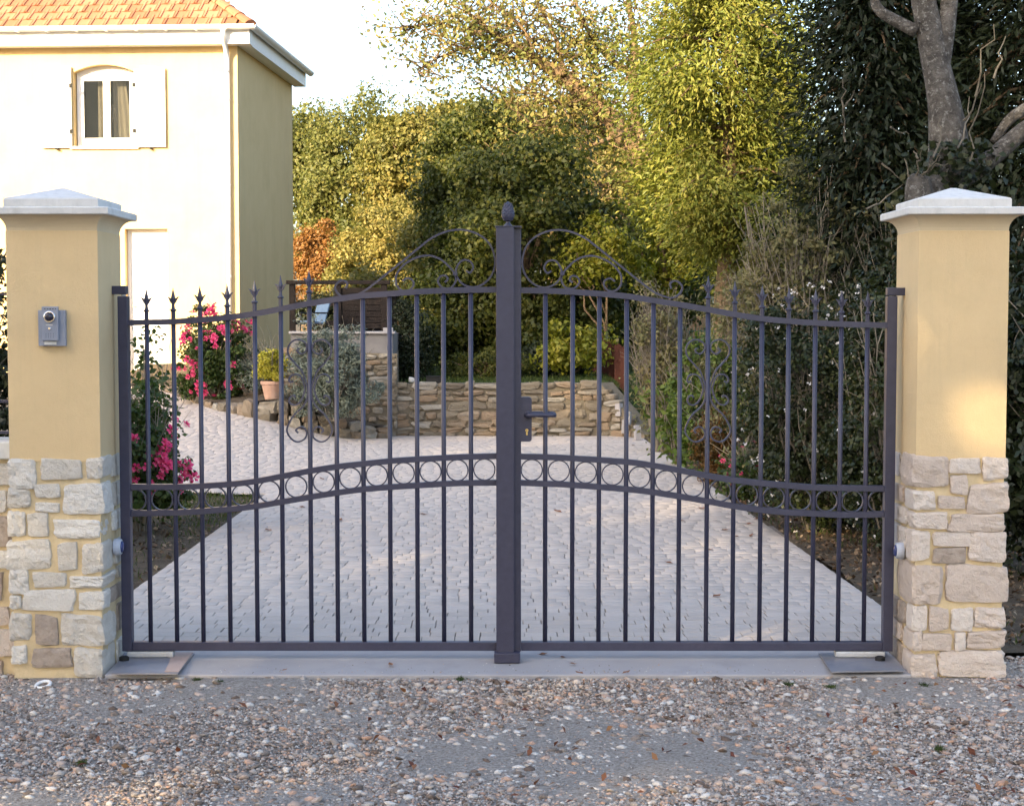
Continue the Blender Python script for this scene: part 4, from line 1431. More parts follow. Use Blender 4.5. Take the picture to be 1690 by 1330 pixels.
stone_wall('retaining_wall', 'low rubble stone retaining wall across the end of the driveway', (-1.50, 12.72), (1.10, 12.80), -0.03, lambda t: 0.70, 0.3, (0.055, 0.11), (0.12, 0.34), 21)
stone_wall('retaining_wall', 'taller rubble stone wall below the terrace, left of the low wall', (-2.9, 12.62), (-1.44, 12.66), -0.03, lambda t: 1.12 - 0.04 * t, 0.35, (0.055, 0.11), (0.10, 0.28), 22)
stone_wall('retaining_wall', 'stone wall with sloping top at the right end of the low wall', (1.10, 12.80), (1.68, 12.35), -0.03, lambda t: 0.68 * (1 - t) + 0.03, 0.3, (0.06, 0.11), (0.10, 0.26), 23)

# raised lawn behind the low wall, sloping down at its right
lz_ = lambda x, y: 0.63 * np.maximum(sstep(-1.75, -1.30, -x), sstep(12.6, 18, y)) + 0.01 + 0.010 * np.maximum(0, y - 14)
lawn = sheet('lawn', np.arange(-1.46, 7.1, 0.15), np.concatenate([np.arange(12.4, 20, 0.15), np.arange(20, 60, 1.0)]), lz_, lawn_m,
             inside=lambda x, y: (y > 13.0) | (x > 1.72))

# planting bed at the foot of the house, with its stone edging
EDGE = [(-4.9, 14.6), (-4.35, 13.7), (-3.95, 13.0), (-3.62, 12.55), (-3.35, 12.25), (-3.1, 12.05), (-2.85, 11.97), (-2.55, 11.98), (-2.2, 12.08), (-1.85, 12.25), (-1.55, 12.45)]
EH = [0.05, 0.06, 0.07, 0.08, 0.12, 0.20, 0.27, 0.27, 0.22, 0.16, 0.12]


def zbed(x, y):
    e = np.interp(x, [p[0] for p in EDGE], [p[1] for p in EDGE])
    hh = np.interp(x, [p[0] for p in EDGE], EH)
    return gz(x, e) + hh + 0.07 * np.maximum(0, y - e) + 0.02 * np.sin(5 * x) * np.sin(4 * y)


bed = sheet('planting_bed', np.arange(-5.6, -1.5, 0.1), np.arange(11.9, 17.3, 0.1), zbed, earth_m,
            inside=lambda x, y: (y > np.interp(x, [p[0] for p in EDGE], [p[1] for p in EDGE]) + 0.02) & ((y < 12.62) | (x < -1.6)))
er = empty('bed_edging', (-2.85, 11.95, 0.1))
tag(er, 'rough stone edging curving round the planting bed', 'edging')
rnd = random.Random(31)
for i in range(len(EDGE) - 1):
    a, b = Vector(EDGE[i]), Vector(EDGE[i + 1])
    L_ = (b - a).length
    n = max(1, int(L_ / 0.14))
    for lay in range(2 if EH[i] > 0.15 else 1):
        for k in range(n):
            q = a.lerp(b, (k + 0.5) / n)
            zb_ = gzf(q.x, q.y)
            hh = float(np.interp(q.x, [p[0] for p in EDGE], EH))
            h1 = hh / (2 if EH[i] > 0.15 else 1)
            ww = L_ / n
            place_unit(rnd.choice(POOL), 'stone', er, (q.x - er.location.x + rnd.uniform(-0.02, 0.02), q.y - er.location.y + rnd.uniform(-0.01, 0.02) + 0.05, zb_ + h1 * (lay + 0.45) - er.location.z),
                       (ww * rnd.uniform(0.9, 1.08), 0.2, h1 * 1.12 + 0.02), (0, rnd.uniform(-0.08, 0.08), math.atan2(b.y - a.y, b.x - a.x) + rnd.uniform(-0.12, 0.12)))

# terrace slab above the taller wall
tr = MB().box(-2.78, -1.50, 12.70, 17.0, 0.2, 1.285, 0.01).build('terrace', surf('grey_render', [(0.15, 0.145, 0.15), (0.21, 0.20, 0.20)], scale=4, rough=0.95, bump=0.4, bump_scale=90, dist=0.004), None)
tr['kind'] = 'structure'
MB().box(-2.80, -1.47, 12.66, 12.95, 1.2855, 1.315, 0.006).build('terrace_coping', concrete, tr)
MB().box(-1.62, -1.50, 12.72, 12.84, 1.3155, 1.36, 0.005).build('coping_block', concrete, tr)

# dark wooden railing on the terrace
dr_ = empty('terrace_railing', (-2.4, 14.9, 1.285))
tag(dr_, 'dark brown wooden railing with slats on the terrace', 'railing')
X0, X1 = -0.66, 0.62
for x in (X0, -0.02, X1):
    MB().box(x - 0.04, x + 0.04, -0.04, 0.04, 0.0, 0.66, 0.004).build('post', wood_dark, dr_)
MB().box(X0 - 0.08, X1 + 0.08, -0.06, 0.06, 0.661, 0.715, 0.006).build('top_rail', wood_dark, dr_)
for z in (0.10, 0.36):
    MB().box(X0 + 0.041, -0.061, -0.012, 0.012, z, z + 0.06).build('slat', wood_dark, dr_)
for k in range(7):
    z = 0.05 + k * 0.082
    MB().box(0.021, X1 - 0.041, -0.012, 0.012, z, z + 0.072).build('slat', wood_dark, dr_)
sb = empty('storage_box', (-2.05, 15.45, 1.285))
tag(sb, 'dark brown wooden storage box behind the terrace railing', 'storage box')
MB().box(-0.42, 0.42, -0.28, 0.28, 0.0, 0.5, 0.01).build('body', wood_dark, sb)
MB().box(-0.45, 0.45, -0.31, 0.31, 0.501, 0.545, 0.008).build('lid', wood_dark, sb)
# chair with blue fabric
ch = empty('garden_chair', (-2.66, 14.5, 1.285), R(-40))
ch.scale = (0.6, 0.6, 0.68)
tag(ch, 'dark framed garden chair with pale blue fabric on the terrace', 'chair')
MB().prism([(0.02, 0.20), (0.05, 0.20), (0.23, 0.62), (0.20, 0.63)], 'x', -0.20, 0.20).build('backrest', blue_m, ch)
MB().prism([(-0.36, 0.235), (-0.36, 0.205), (0.02, 0.165), (0.02, 0.195)], 'x', -0.20, 0.20).build('seat', blue_m, ch)
for sx in (-0.22, 0.22):
    MB().tube([(sx, -0.34, 0.0), (sx, -0.30, 0.38)], 0.014, 8).build('leg', black_m, ch)
    MB().tube([(sx, 0.16, 0.0), (sx, 0.06, 0.2)], 0.014, 8).build('leg', black_m, ch)
    MB().tube([(sx, -0.36, 0.385), (sx, 0.14, 0.385)], 0.016, 8).build('armrest', black_m, ch)

# small things on the low wall
bx = empty('black_box', (-0.985, 12.93, 0.655))
tag(bx, 'small black trough on top of the low stone wall', 'trough')
q = MB().box(-0.105, 0.105, -0.05, 0.05, 0.0, 0.082, 0.008)
q.build('body', black_m, bx)
MB().box(-0.112, 0.112, -0.057, 0.057, 0.0825, 0.094, 0.004).build('rim', black_m, bx)
ws = rough_box(random.Random(5), 2, 0.09, 0.5, 0.2)
ws.materials.append(cap_m)
o = place_unit(ws, 'white_stone', None, (-1.27, 12.86, 0.695), (0.085, 0.07, 0.065))
tag(o, 'white stone lying on the low wall beside the black trough', 'stone')
for i, (u, v, d) in enumerate([(974, 648, 20.6), (1003, 656, 20.3), (1012, 664, 20.0), (1022, 675, 19.75), (1036, 688, 19.5), (1031, 702, 19.35), (1052, 713, 19.1)]):
    p = P(u, v, CAM_Y + d)
    me = rough_box(random.Random(40 + i), 2, 0.03, 0.15, 0.06)
    me.materials.append(concrete)
    o = place_unit(me, 'edging_block', None, (p.x, p.y, p.z - 0.01), (0.075, 0.075, 0.17), (0.05 * (i % 3 - 1), 0.06 * ((i + 1) % 3 - 1), 0.3 * i))
    tag(o, ['topmost', 'second from the top', 'third from the top', 'fourth from the top', 'fifth from the top', 'last but one', 'lowest'][i] +
        ' of the upright edging blocks beside the sloping stone wall', 'edging block', 'edging blocks beside the sloping wall')

# red-brown picket fence
rfz = 0.33
rfn = empty('picket_fence', (1.42, 13.9, rfz))
tag(rfn, 'short red brown wooden fence behind the stone wall', 'fence')
for k in range(6):
    x, y = 0.06 - 0.05 * k, -0.25 + 0.42 * k
    h = 0.78 + 0.03 * k
    q = MB().prism([(x - 0.055, 0), (x + 0.055, 0), (x + 0.055, h - 0.04), (x, h), (x - 0.055, h - 0.04)], 'y', y - 0.011, y + 0.011)
    q.build('picket', wood_red, rfn)
for z in (0.2, 0.58):
    MB().tube([(0.075, -0.3, z), (-0.2, 1.95, z)], 0.018, 6).build('rail', wood_red, rfn)
# green wire mesh fence
mf = empty('mesh_fence', (1.66, 11.3, 0.02))
tag(mf, 'green wire mesh fence with round post behind the fresh laurel', 'fence')
MB().tube([(0, 0, -0.05), (0, 0, 1.46)], 0.027, 10).build('post', green_wire, mf)
q = MB()
e1 = Vector((0.95, -1.55, 0))
for k in range(1, 34):
    p = e1 * (k / 33)
    q.tube([(p.x, p.y, 0.03), (p.x, p.y, 1.36)], 0.0028, 4, cap=False)
for k in range(15):
    z = 0.06 + k * 0.09
    q.tube([(0.02, 0, z), (e1.x, e1.y, z)], 0.0028, 4, cap=False)
wm_ = q.build('wire_mesh', green_wire, mf)
wm_['kind'] = 'stuff'
MB().tube([(e1.x, e1.y, -0.05), (e1.x, e1.y, 1.46)], 0.027, 10).build('post', green_wire, mf)

# terracotta pot
pp = (-2.93, 12.16, 0.485)
pot = empty('flower_pot', pp)
tag(pot, 'terracotta flower pot standing on the bed edging', 'pot')
MB().lathe([(0.095, 0), (0.098, 0.02), (0.132, 0.19), (0.134, 0.195), (0.124, 0.196), (0.118, 0.15)], (0, 0, 0), 24).build('body', terra_m, pot, smooth=True)
MB().lathe([(0.134, 0.185), (0.147, 0.19), (0.149, 0.222), (0.143, 0.23), (0.130, 0.23), (0.127, 0.2)], (0, 0, 0), 24).build('rim', terra_m, pot, smooth=False)
MB().lathe([(0.119, 0.19), (0.12, 0.205), (0.02, 0.215)], (0, 0, 0), 18).build('soil', earth_m, pot)

# low stone wall with railing beyond the left pillar
lw = empty('boundary_wall', (-2.14, -0.27, -0.05))
tag(lw, 'low stone boundary wall with white coping left of the left pillar', 'wall')
MB().box(-2.6, -0.002, -0.085, 0.11, 0, 0.955).build('mortar_core', mortar, lw)
MB().box(-2.62, -0.001, -0.125, 0.15, 0.956, 1.03, 0.006).build('coping', cap_m, lw)
rnd = random.Random(8)
z = 0.0
while z < 0.9:
    h = rnd.uniform(0.07, 0.13)
    x = -0.002 - rnd.uniform(0, 0.06)
    while x > -1.3:
        wd = rnd.uniform(0.10, 0.22)
        place_unit(stones_mesh_for(rnd, rnd.choice([stone_l, stone_r, stone_dark]), 3), 'stone', lw, (x - wd / 2, -0.07, z + h / 2), (wd, 0.06, min(h, 0.95 - z)))
        x -= wd + 0.02
    z += h + 0.02
rl = empty('boundary_railing', (-3.4, -0.26, 0.98))
tag(rl, 'thin dark metal railing above the low wall left of the pillar', 'railing')
for z in (0.025, 0.16, 0.625):
    MB().box(-1.3, 1.262, -0.012, 0.012, z, z + 0.012).build('rail', gate_m, rl)
for x in (-1.28, -0.4, 0.5):
    MB().box(x - 0.015, x + 0.015, -0.0118, 0.0118, 0.001, 0.66).build('post', gate_m, rl)


# ================================================================== plants
def px_tree(name, label, cat, seed, ell, leaf, n, mat, bark, group=None, **kw):
    return tree(name, label, cat, group, seed, ell, leaf, n, mat, bark, **kw)


GW = 'trees of the wood behind the garden'
px_tree('oak_tree', 'olive oak rising beside the right edge of the house', 'tree', 101, (508, 265, 46, 85, 62), 0.177, 13000, L_oak, bark_brown, GW, clump=1.0, nclump=60, trunk_r=0.3, depth=2.4)
px_tree('oak_tree', 'tall rounded olive green oak, second from the house', 'tree', 102, (588, 320, 92, 145, 52), 0.125, 44000, L_oak, bark_brown, GW, clump=0.6, nclump=190, trunk_r=0.3, lump=0.2, shell=(0.7, 1.0))
px_tree('oak_tree', 'golden green oak between the rounded oak and the autumn tree', 'tree', 103, (695, 300, 95, 125, 50), 0.125, 44000, L_oak2, bark_brown, GW, clump=0.6, nclump=190, trunk_r=0.3, lump=0.2, shell=(0.7, 1.0))
px_tree('oak_tree', 'golden oak behind the leaning autumn tree', 'tree', 104, (830, 290, 110, 115, 46), 0.136, 28000, L_oak2, bark_brown, GW, clump=0.75, nclump=150, trunk_r=0.3)
px_tree('oak_tree', 'golden green tree low behind the autumn tree, right of the gate post', 'tree', 105, (985, 330, 120, 130, 42), 0.122, 28000, L_oak2, bark_brown, GW, clump=0.7, nclump=150, trunk_r=0.28)
px_tree('oak_tree', 'dark olive oak deep behind the tall conifer', 'tree', 106, (1160, 330, 140, 160, 44), 0.16, 14000, L_oak, bark_brown, GW, clump=0.8, nclump=120, trunk_r=0.28)
px_tree('oak_tree', 'dark green hazel closing the gap below the sunlit conifer', 'tree', 116, (1075, 470, 110, 130, 27), 0.09, 20000, L_hazel, bark_brown, GW, clump=0.4, nclump=200, trunk_r=0.12)
px_tree('oak_tree', 'distant olive oak low behind the golden oaks', 'tree', 117, (930, 440, 260, 110, 58), 0.17, 14000, L_oak, bark_brown, GW, clump=0.9, nclump=160, trunk_r=0.2)
px_tree('oak_tree', 'distant shaded oak behind the twiggy bushes', 'tree', 118, (1330, 430, 220, 200, 40), 0.17, 14000, L_oak, bark_brown, GW, clump=0.8, nclump=160, trunk_r=0.2)
for i_, (e_, m_, lab_) in enumerate([((560, 440, 60, 60, 49), L_oak, 'young golden oak at the foot of the rounded oak'), ((735, 425, 62, 80, 34), L_oak2, 'small golden green tree left of the dark hazel'),
                                    ((735, 235, 55, 60, 57), L_oak2, 'far golden crown left under the autumn branches'), ((905, 255, 95, 80, 41), L_oak2, 'golden crown in the shade of the autumn branches'),
                                    ((1010, 265, 75, 75, 38), L_oak2, 'golden brown crown around the leaning autumn trunk'), ((805, 225, 62, 60, 36), L_hazel, 'wispy green crown tip rising behind the gate post'),
                                    ((620, 520, 60, 60, 33), L_gold, 'low golden shrub behind the right end of the railing'), ((1100, 380, 70, 110, 25), L_yellow, 'yellow leaved young tree beside the sunlit trunk')]):
    px_tree('wood_tree', lab_, 'tree', 130 + i_, e_, 0.0031 * e_[4], int(11000 if i_ < 7 else 5000), m_, bark_brown, GW, clump=0.011 * e_[4], nclump=110, trunk_r=0.09, lump=0.34)
px_tree('orange_shrub', 'orange leaved shrub above the terrace railing, beside the house', 'shrub', 107, (520, 445, 48, 75, 46), 0.088, 13000, L_orange, bark_brown, clump=0.32, nclump=80, trunk_r=0.08)
px_tree('hazel_tree', 'sunlit golden hazel behind the terrace railing', 'tree', 108, (655, 470, 118, 135, 44), 0.095, 52500, L_gold, bark_brown, clump=0.42, nclump=230, trunk_r=0.15, lump=0.16)
px_tree('hazel_tree', 'green young tree with pale tip, left of the post finial', 'tree', 109, (775, 330, 75, 150, 31), 0.082, 24500, L_hazel, bark_brown, clump=0.4, nclump=120, trunk_r=0.12)
px_tree('hazel_tree', 'large dark green hazel behind the gate post', 'tree', 110, (865, 455, 180, 200, 24.5), 0.08, 66000, L_hazel, bark_brown, clump=0.36, nclump=330, trunk_r=0.14, lump=0.30, base=(0.35, 17.6))
px_tree('hazel_branch_shrub', 'yellow green lit shrub just above the low stone wall', 'shrub', 111, (945, 575, 62, 42, 21.5), 0.068, 2625, L_yellow, bark_brown, clump=0.22, nclump=40, trunk_r=0.03, base=(0.85, 14.6), ground=0.55, limbs=8)
px_tree('hazel_shrub', 'yellowing shrub lit in front of the large dark hazel', 'shrub', 112, (1000, 420, 70, 60, 23), 0.068, 2975, L_yellow, bark_brown, clump=0.28, nclump=40, trunk_r=0.03, base=(1.4, 15.6), ground=0.5, limbs=10)
px_tree('evergreen_shrub', 'narrow dark evergreen right of the taller stone wall', 'shrub', 113, (676, 575, 34, 85, 21.0), 0.034, 13000, L_dark, bark_brown, clump=0.14, nclump=110, trunk_r=0.04, ground=0.6)
px_tree('evergreen_shrub', 'low dark green shrub on the lawn left of the gate post', 'shrub', 114, (800, 610, 62, 36, 21.5), 0.034, 14000, L_hazel, bark_brown, clump=0.14, nclump=90, trunk_r=0.03, ground=0.6)
px_tree('evergreen_shrub', 'dark shrub on the low wall right of the gate post', 'shrub', 115, (895, 605, 75, 40, 22.2), 0.041, 12250, L_dark, bark_brown, clump=0.16, nclump=80, trunk_r=0.03, ground=0.6)

# the leaning autumn tree: sparse crown with sky between
rng = np.random.default_rng(201)
rnd = random.Random(201)
AD = 30.0
ap = lambda u, v, dd=0.0: P(u, v, CAM_Y + AD + dd)
root = empty('autumn_tree', (ap(1150, 560).x, ap(1150, 560).y, 0.5))
tag(root, 'leaning autumn tree with thin golden crown against the white sky', 'tree')
o_ = root.location.copy()
tk = MB()
main = [o_ + Vector((0, 0, -0.6)), ap(1140, 420), ap(1110, 330), ap(1070, 275), ap(1030, 222), ap(985, 172), ap(930, 128), ap(880, 95), ap(820, 60), ap(770, 20)]
tk.tube([p - o_ for p in spline(main, 4)], np.interp(np.linspace(0, 1, 37), [0, 0.3, 0.5, 0.75, 1], [0.32, 0.26, 0.20, 0.11, 0.025]), 9)
ends = []
subs = [([ap(1070, 275), ap(1050, 210), ap(1043, 130), ap(1045, 60), ap(1030, -40), ap(1010, -120)], 0.13),
        ([ap(1044, 150), ap(1075, 100), ap(1090, 50), ap(1110, -30)], 0.08), ([ap(1045, 130), ap(1005, 90), ap(960, 40), ap(930, -60)], 0.08),
        ([ap(1050, 230), ap(980, 208), ap(910, 200), ap(870, 215)], 0.07), ([ap(985, 172), ap(940, 180), ap(880, 160), ap(810, 150)], 0.045),
        ([ap(880, 95), ap(830, 92), ap(780, 80), ap(720, 95), ap(690, 120)], 0.045), ([ap(820, 60), ap(770, 55), ap(710, 40), ap(670, 55)], 0.03),
        ([ap(930, 128), ap(920, 70), ap(890, 10), ap(870, -60)], 0.06), ([ap(1030, 222), ap(960, 250), ap(900, 262), ap(860, 300)], 0.05),
        ([ap(880, 95), ap(860, 50), ap(800, -10), ap(750, -60)], 0.04), ([ap(985, 172), ap(990, 120), ap(970, 60)], 0.05), ([ap(1110, 330), ap(1080, 300), ap(1010, 300), ap(960, 330)], 0.05)]
for path, r0 in subs:
    sp = spline([p + Vector((0, rnd.uniform(-0.5, 0.5), 0)) for p in path], 4)
    tk.tube([p - o_ for p in sp], np.linspace(r0, 0.012, len(sp)), 6)
    for p in sp[2:]:
        ends.append(p)
        for _ in range(4):
            e = p + Vector((rnd.uniform(-0.9, 0.7), rnd.uniform(-0.9, 0.9), rnd.uniform(-0.5, 0.8)))
            tk.tube([q - o_ for q in limb_path(rnd, p, e, wob=0.3, n=3)], [0.018, 0.013, 0.009, 0.004], 4)
            ends.append(e)
for p in spline(main, 4)[18:]:
    for _ in range(5):
        e = p + Vector((rnd.uniform(-0.9, 0.8), rnd.uniform(-0.8, 0.8), rnd.uniform(-0.3, 0.9)))
        tk.tube([q - o_ for q in limb_path(rnd, p, e, wob=0.3, n=3)], [0.02, 0.014, 0.01, 0.005], 4)
        ends.append(e)
tk.build('trunk', bark_brown, root, smooth=True)
E = np.array([tuple(e - o_) for e in ends])
k = rng.integers(0, len(E), size=15000)
pts = E[k] + rng.normal(size=(15000, 3)) * np.array([0.19, 0.26, 0.16])
nrm = rng.normal(size=pts.shape) + np.array([0, -0.3, 0.5])
foliage('crown', [leaf_quads(rng, pts, nrm, 0.092, 0.6)], L_autumn, root)


# ---- conifer with hanging sprays
def conifer(name, label, seed, u, base_v, top_v, half, d, mat, n, spray=0.26, trunk_r=0.16, ground=None, droop=0.55, aspect=0.22, bark=bark_brown, skirt=0.12, widths=None, group=None):
    rng = np.random.default_rng(seed)
    rnd = random.Random(seed)
    b, t = P(u, base_v, CAM_Y + d), P(u, top_v, CAM_Y + d)
    g = ground if ground is not None else 0.0
    root = empty(name, (b.x, b.y, g))
    tag(root, label, 'tree', group)
    H = t.z - g
    hw = half * d / FPX
    tk = MB()
    tk.tube(limb_path(rnd, (0, 0, -0.1), (0.1, 0, H), wob=0.02, n=8), np.linspace(trunk_r, 0.02, 9), 9)
    P_, N_, A_ = [], [], []
    nb = 120
    zlo = max(b.z - g, 0.3)
    for i in range(nb):
        f = (i + rnd.random()) / nb
        z = zlo + (H - zlo) * f
        w_ = hw * (np.interp(f, *widths) if widths else (1 - f) ** 0.6)
        a = rnd.uniform(0, 6.283)
        L_ = w_ * rnd.uniform(0.75, 1.12)
        dirv = Vector((math.cos(a), math.sin(a), 0))
        pts = [Vector((0, 0, z)) + dirv * (L_ * q) + Vector((0, 0, 0.18 * L_ * math.sin(q * 2.6) - droop * L_ * 0.6 * q * q)) for q in np.linspace(0, 1, 6)]
        tk.tube(pts, np.linspace(0.035, 0.006, 6), 4)
        m_ = n // nb
        q = rng.uniform(0.18, 1.05, size=m_) ** 0.75
        base = np.stack([np.interp(q, np.linspace(0, 1, 6), [p[c] for p in pts]) for c in range(3)], axis=-1)
        off = rng.normal(size=(m_, 3)) * np.array([0.17, 0.17, 0.13]) * (0.5 + q[:, None])
        P_.append(base + off)
        ax = np.array(dirv)[None] * 0.8 + off * 2.0 + np.array([0, 0, -droop]) + rng.normal(size=(m_, 3)) * 0.35
        A_.append(ax)
        N_.append(rng.normal(size=(m_, 3)) * 0.7 + np.array([0, 0, 0.7]) + np.array(dirv)[None] * 0.5)
    tk.build('trunk', bark, root, smooth=True)
    V, F = leaf_quads(rng, np.concatenate(P_), np.concatenate(N_), spray, aspect, axis=np.concatenate(A_), fold=0.15)
    foliage('crown', [(V, F)], mat, root)
    return root


conifer('cypress_tree', 'tall sunlit yellow green conifer right of the autumn tree', 301, 1195, 425, -260, 150, 20.0, L_conifer, 88000, spray=0.08, aspect=0.3, droop=0.3, widths=([0, 0.15, 0.5, 0.8, 1], [0.45, 0.85, 1.0, 0.75, 0.3]), trunk_r=0.17)
conifer('cypress_tree', 'lower green conifer tucked against the right of the sunlit trunk', 305, 1272, 560, 120, 78, 20.8, L_conifer, 34000, spray=0.08, aspect=0.28, droop=0.5, widths=([0, 0.3, 0.7, 1], [0.75, 1, 0.8, 0.15]), trunk_r=0.08)
conifer('cypress_tree', 'dark shaded conifer between the sunlit conifer and the forked trunk', 302, 1440, 520, -260, 105, 13.4, L_dark, 34000, spray=0.085, aspect=0.28, widths=([0, 0.2, 0.6, 1], [0.8, 1, 0.95, 0.4]), trunk_r=0.14)
conifer('cypress_tree', 'dark conifer behind the forked trunk, right of the shaded one', 303, 1560, 520, -300, 115, 14.2, L_dark, 34000, spray=0.085, aspect=0.28, widths=([0, 0.2, 0.6, 1], [0.9, 1, 0.95, 0.5]), trunk_r=0.14)
conifer('cypress_tree', 'black green conifer filling the right edge above the right pillar', 304, 1720, 560, -300, 150, 13.0, L_dark, 28000, spray=0.085, aspect=0.28, widths=([0, 0.2, 0.6, 1], [0.9, 1, 0.95, 0.5]), trunk_r=0.14)

# thick lit trunk below the conifer
ft = empty('forked_tree', (P(1550, 320, CAM_Y + 11).x, CAM_Y + 11, -0.05))
tag(ft, 'grey forked tree trunk with ivied base rising behind the right pillar', 'tree')
o_ = ft.location.copy()
tp_ = lambda u, v, dd=0.0: P(u, v, CAM_Y + 11 + dd) - o_
tk = MB()
tk.tube(spline([Vector((0.05, 0, -0.1)), tp_(1556, 480), tp_(1560, 330), tp_(1566, 260), tp_(1562, 200), tp_(1554, 150), tp_(1543, 100), tp_(1534, 50), tp_(1524, 0), tp_(1515, -80), tp_(1500, -200)], 4),
        np.interp(np.linspace(0, 1, 41), [0, 0.3, 0.45, 0.55, 0.7, 1], [0.20, 0.145, 0.112, 0.098, 0.088, 0.075]), 14)
tk.build('trunk', bark_grey, ft, smooth=True)
fk = MB()
fk.tube(spline([tp_(1552, 110), tp_(1560, 60), tp_(1566, 10), tp_(1572, -60), tp_(1580, -200)], 4), np.linspace(0.068, 0.052, 17), 12)
fk.build('trunk_fork', bark_grey, ft, smooth=True)
MB().tube(spline([tp_(1512, 52), tp_(1492, 42), tp_(1470, 30), tp_(1452, 18), tp_(1444, 0), tp_(1448, -40)], 4), np.linspace(0.045, 0.03, 21), 10).build('limb', bark_grey, ft, smooth=True)
rb = MB().tube(spline([tp_(1560, 330), tp_(1590, 300), tp_(1618, 275), tp_(1650, 250), tp_(1690, 215), tp_(1740, 185)], 4), np.linspace(0.075, 0.055, 21), 10).build('limb', bark_grey, ft, smooth=True)
MB().tube(spline([tp_(1640, 235, 0.2), tp_(1664, 200, 0.2), tp_(1690, 182, 0.2), tp_(1730, 160, 0.2)], 4), np.linspace(0.03, 0.05, 13), 8).build('limb', bark_grey, ft, smooth=True)
MB().tube(spline([tp_(1520, 345, -0.3), tp_(1516, 310, -0.3), tp_(1520, 290, -0.3)], 3), [0.10, 0.10, 0.095, 0.09, 0.085, 0.08, 0.06], 10).build('stump', bark_grey, ft, smooth=True)
MB().tube(spline([tp_(1548, 345, -0.25), tp_(1544, 305, -0.25), tp_(1546, 290, -0.25)], 3), [0.07, 0.07, 0.065, 0.06, 0.055, 0.05, 0.03], 10).build('stump', bark_grey, ft, smooth=True)
rnd = random.Random(55)
for u0, v0, u1, v1 in [(1512, 290, 1522, 245), (1520, 290, 1555, 245), (1500, 292, 1492, 262), (1525, 285, 1565, 270), (1515, 262, 1508, 250), (1600, 270, 1625, 120), (1590, 200, 1620, 140), (1455, 270, 1485, 295),
                       (1470, 210, 1500, 222), (1610, 160, 1640, 40), (1580, 245, 1600, 160), (1640, 130, 1660, 60), (1430, 345, 1490, 305), (1395, 235, 1392, 190), (1392, 190, 1391, 130), (1392, 180, 1410, 150), (1540, 260, 1555, 190)]:
    a, b = tp_(u0, v0, -0.35), tp_(u1, v1, -0.35 + rnd.uniform(-0.3, 0.3))
    MB().tube(limb_path(rnd, a, b, wob=0.3, n=5), np.linspace(0.0075, 0.0028, 6), 5).build('dead_twig', dead_twig, ft)
rng = np.random.default_rng(56)
pts = np.stack([rng.normal(size=5200) * 0.16, rng.normal(size=5200) * 0.13 - 0.12, rng.uniform(0.4, 2.75, size=5200)], axis=-1) + np.array([0.06, 0, 0])
foliage('ivy', [leaf_quads(rng, pts, rng.normal(size=pts.shape) + np.array([0, -0.8, 0.3]), 0.05, 0.8)], L_dark2, ft)


# ---- big shrubs: leaf mass plus a fan of twigs
def bush(name, label, cat, seed, u, v_base, d, halfw, height, leaf, n, mat, ntwig=0, twigm=None, group=None, depth=None, clump=0.16, nclump=140, aspect=0.55, ground=None, shell=(0.35, 1.0),
         twig_out=1.0, ltop=1.0, up=0.45, lump=0.2):
    rng = np.random.default_rng(seed)
    rnd = random.Random(seed)
    c = P(u, v_base, CAM_Y + d)
    g = gzf(c.x, c.y) - 0.03 if ground is None else ground
    root = empty(name, (c.x, c.y, g))
    tag(root, label, cat, group)
    dp = depth or halfw * 0.8
    pts, nrm, cen, k = crown_points(rng, (0, 0, height * 0.5), (halfw, dp, height * 0.52), nclump, max(1, n // nclump), clump, shell=shell, front=0.35, lump=lump, up=up)
    keep = (pts[:, 2] > 0.02) & (pts[:, 2] < height * 1.2)
    foliage('foliage', [leaf_quads(rng, pts[keep], nrm[keep], leaf, aspect)], mat, root)
    st = MB()
    for i in range(max(6, ntwig)):
        a = rnd.uniform(0, 6.283)
        rr = rnd.uniform(0.1, 1.0) ** 0.6 * twig_out
        e = Vector((math.cos(a) * halfw * rr, math.sin(a) * dp * rr, height * rnd.uniform(0.7, 1.08) * (1 - 0.28 * rr * rr)))
        s_ = Vector((e.x * 0.12, e.y * 0.12, -0.03))
        lp = limb_path(rnd, s_, e, sag=0.10, wob=0.12, n=5)
        st.tube(lp, np.linspace(0.010, 0.0022, 6), 4, cap=False)
        if ntwig:
            for q in (2, 3, 4):
                e2 = lp[q] + Vector((rnd.uniform(-1, 1) * 0.25, rnd.uniform(-1, 1) * 0.2, rnd.uniform(0.05, 0.4)))
                st.tube(limb_path(rnd, lp[q], e2, wob=0.2, n=3), [0.004, 0.003, 0.0025, 0.0015], 3, cap=False)
    st.build('stems', twigm or twig_m, root)
    return root


bush('tamarisk_bush', 'large twiggy grey olive bush between the conifers and the white flowered bush', 'bush', 401, 1330, 700, 13.2, 0.72, 2.75, 0.045, 15000, L_twiggy, 200, twig_m, clump=0.2, nclump=200, shell=(0.2, 1.0), up=0.2)
bush('tamarisk_bush', 'thin grey twiggy bush beside the lit conifer trunk', 'bush', 402, 1090, 640, 17.5, 0.36, 1.95, 0.055, 4200, L_twiggy, 110, twig_m, clump=0.22, nclump=110, shell=(0.2, 1.0), up=0.2)
bush('tamarisk_bush', 'olive twiggy bush below the sunlit conifer', 'bush', 403, 1250, 640, 15.8, 0.42, 2.15, 0.055, 7000, L_twiggy, 120, twig_m, clump=0.2, nclump=140, shell=(0.2, 1.0), up=0.2)
ab = bush('abelia_bush', 'dense dark bush dotted with small white flowers behind the right gate leaf', 'bush', 404, 1350, 840, 11.2, 0.62, 1.75, 0.036, 28000, L_abelia, 60, twig_m, clump=0.13, nclump=340, shell=(0.45, 1.0), ground=-0.03, depth=0.7)
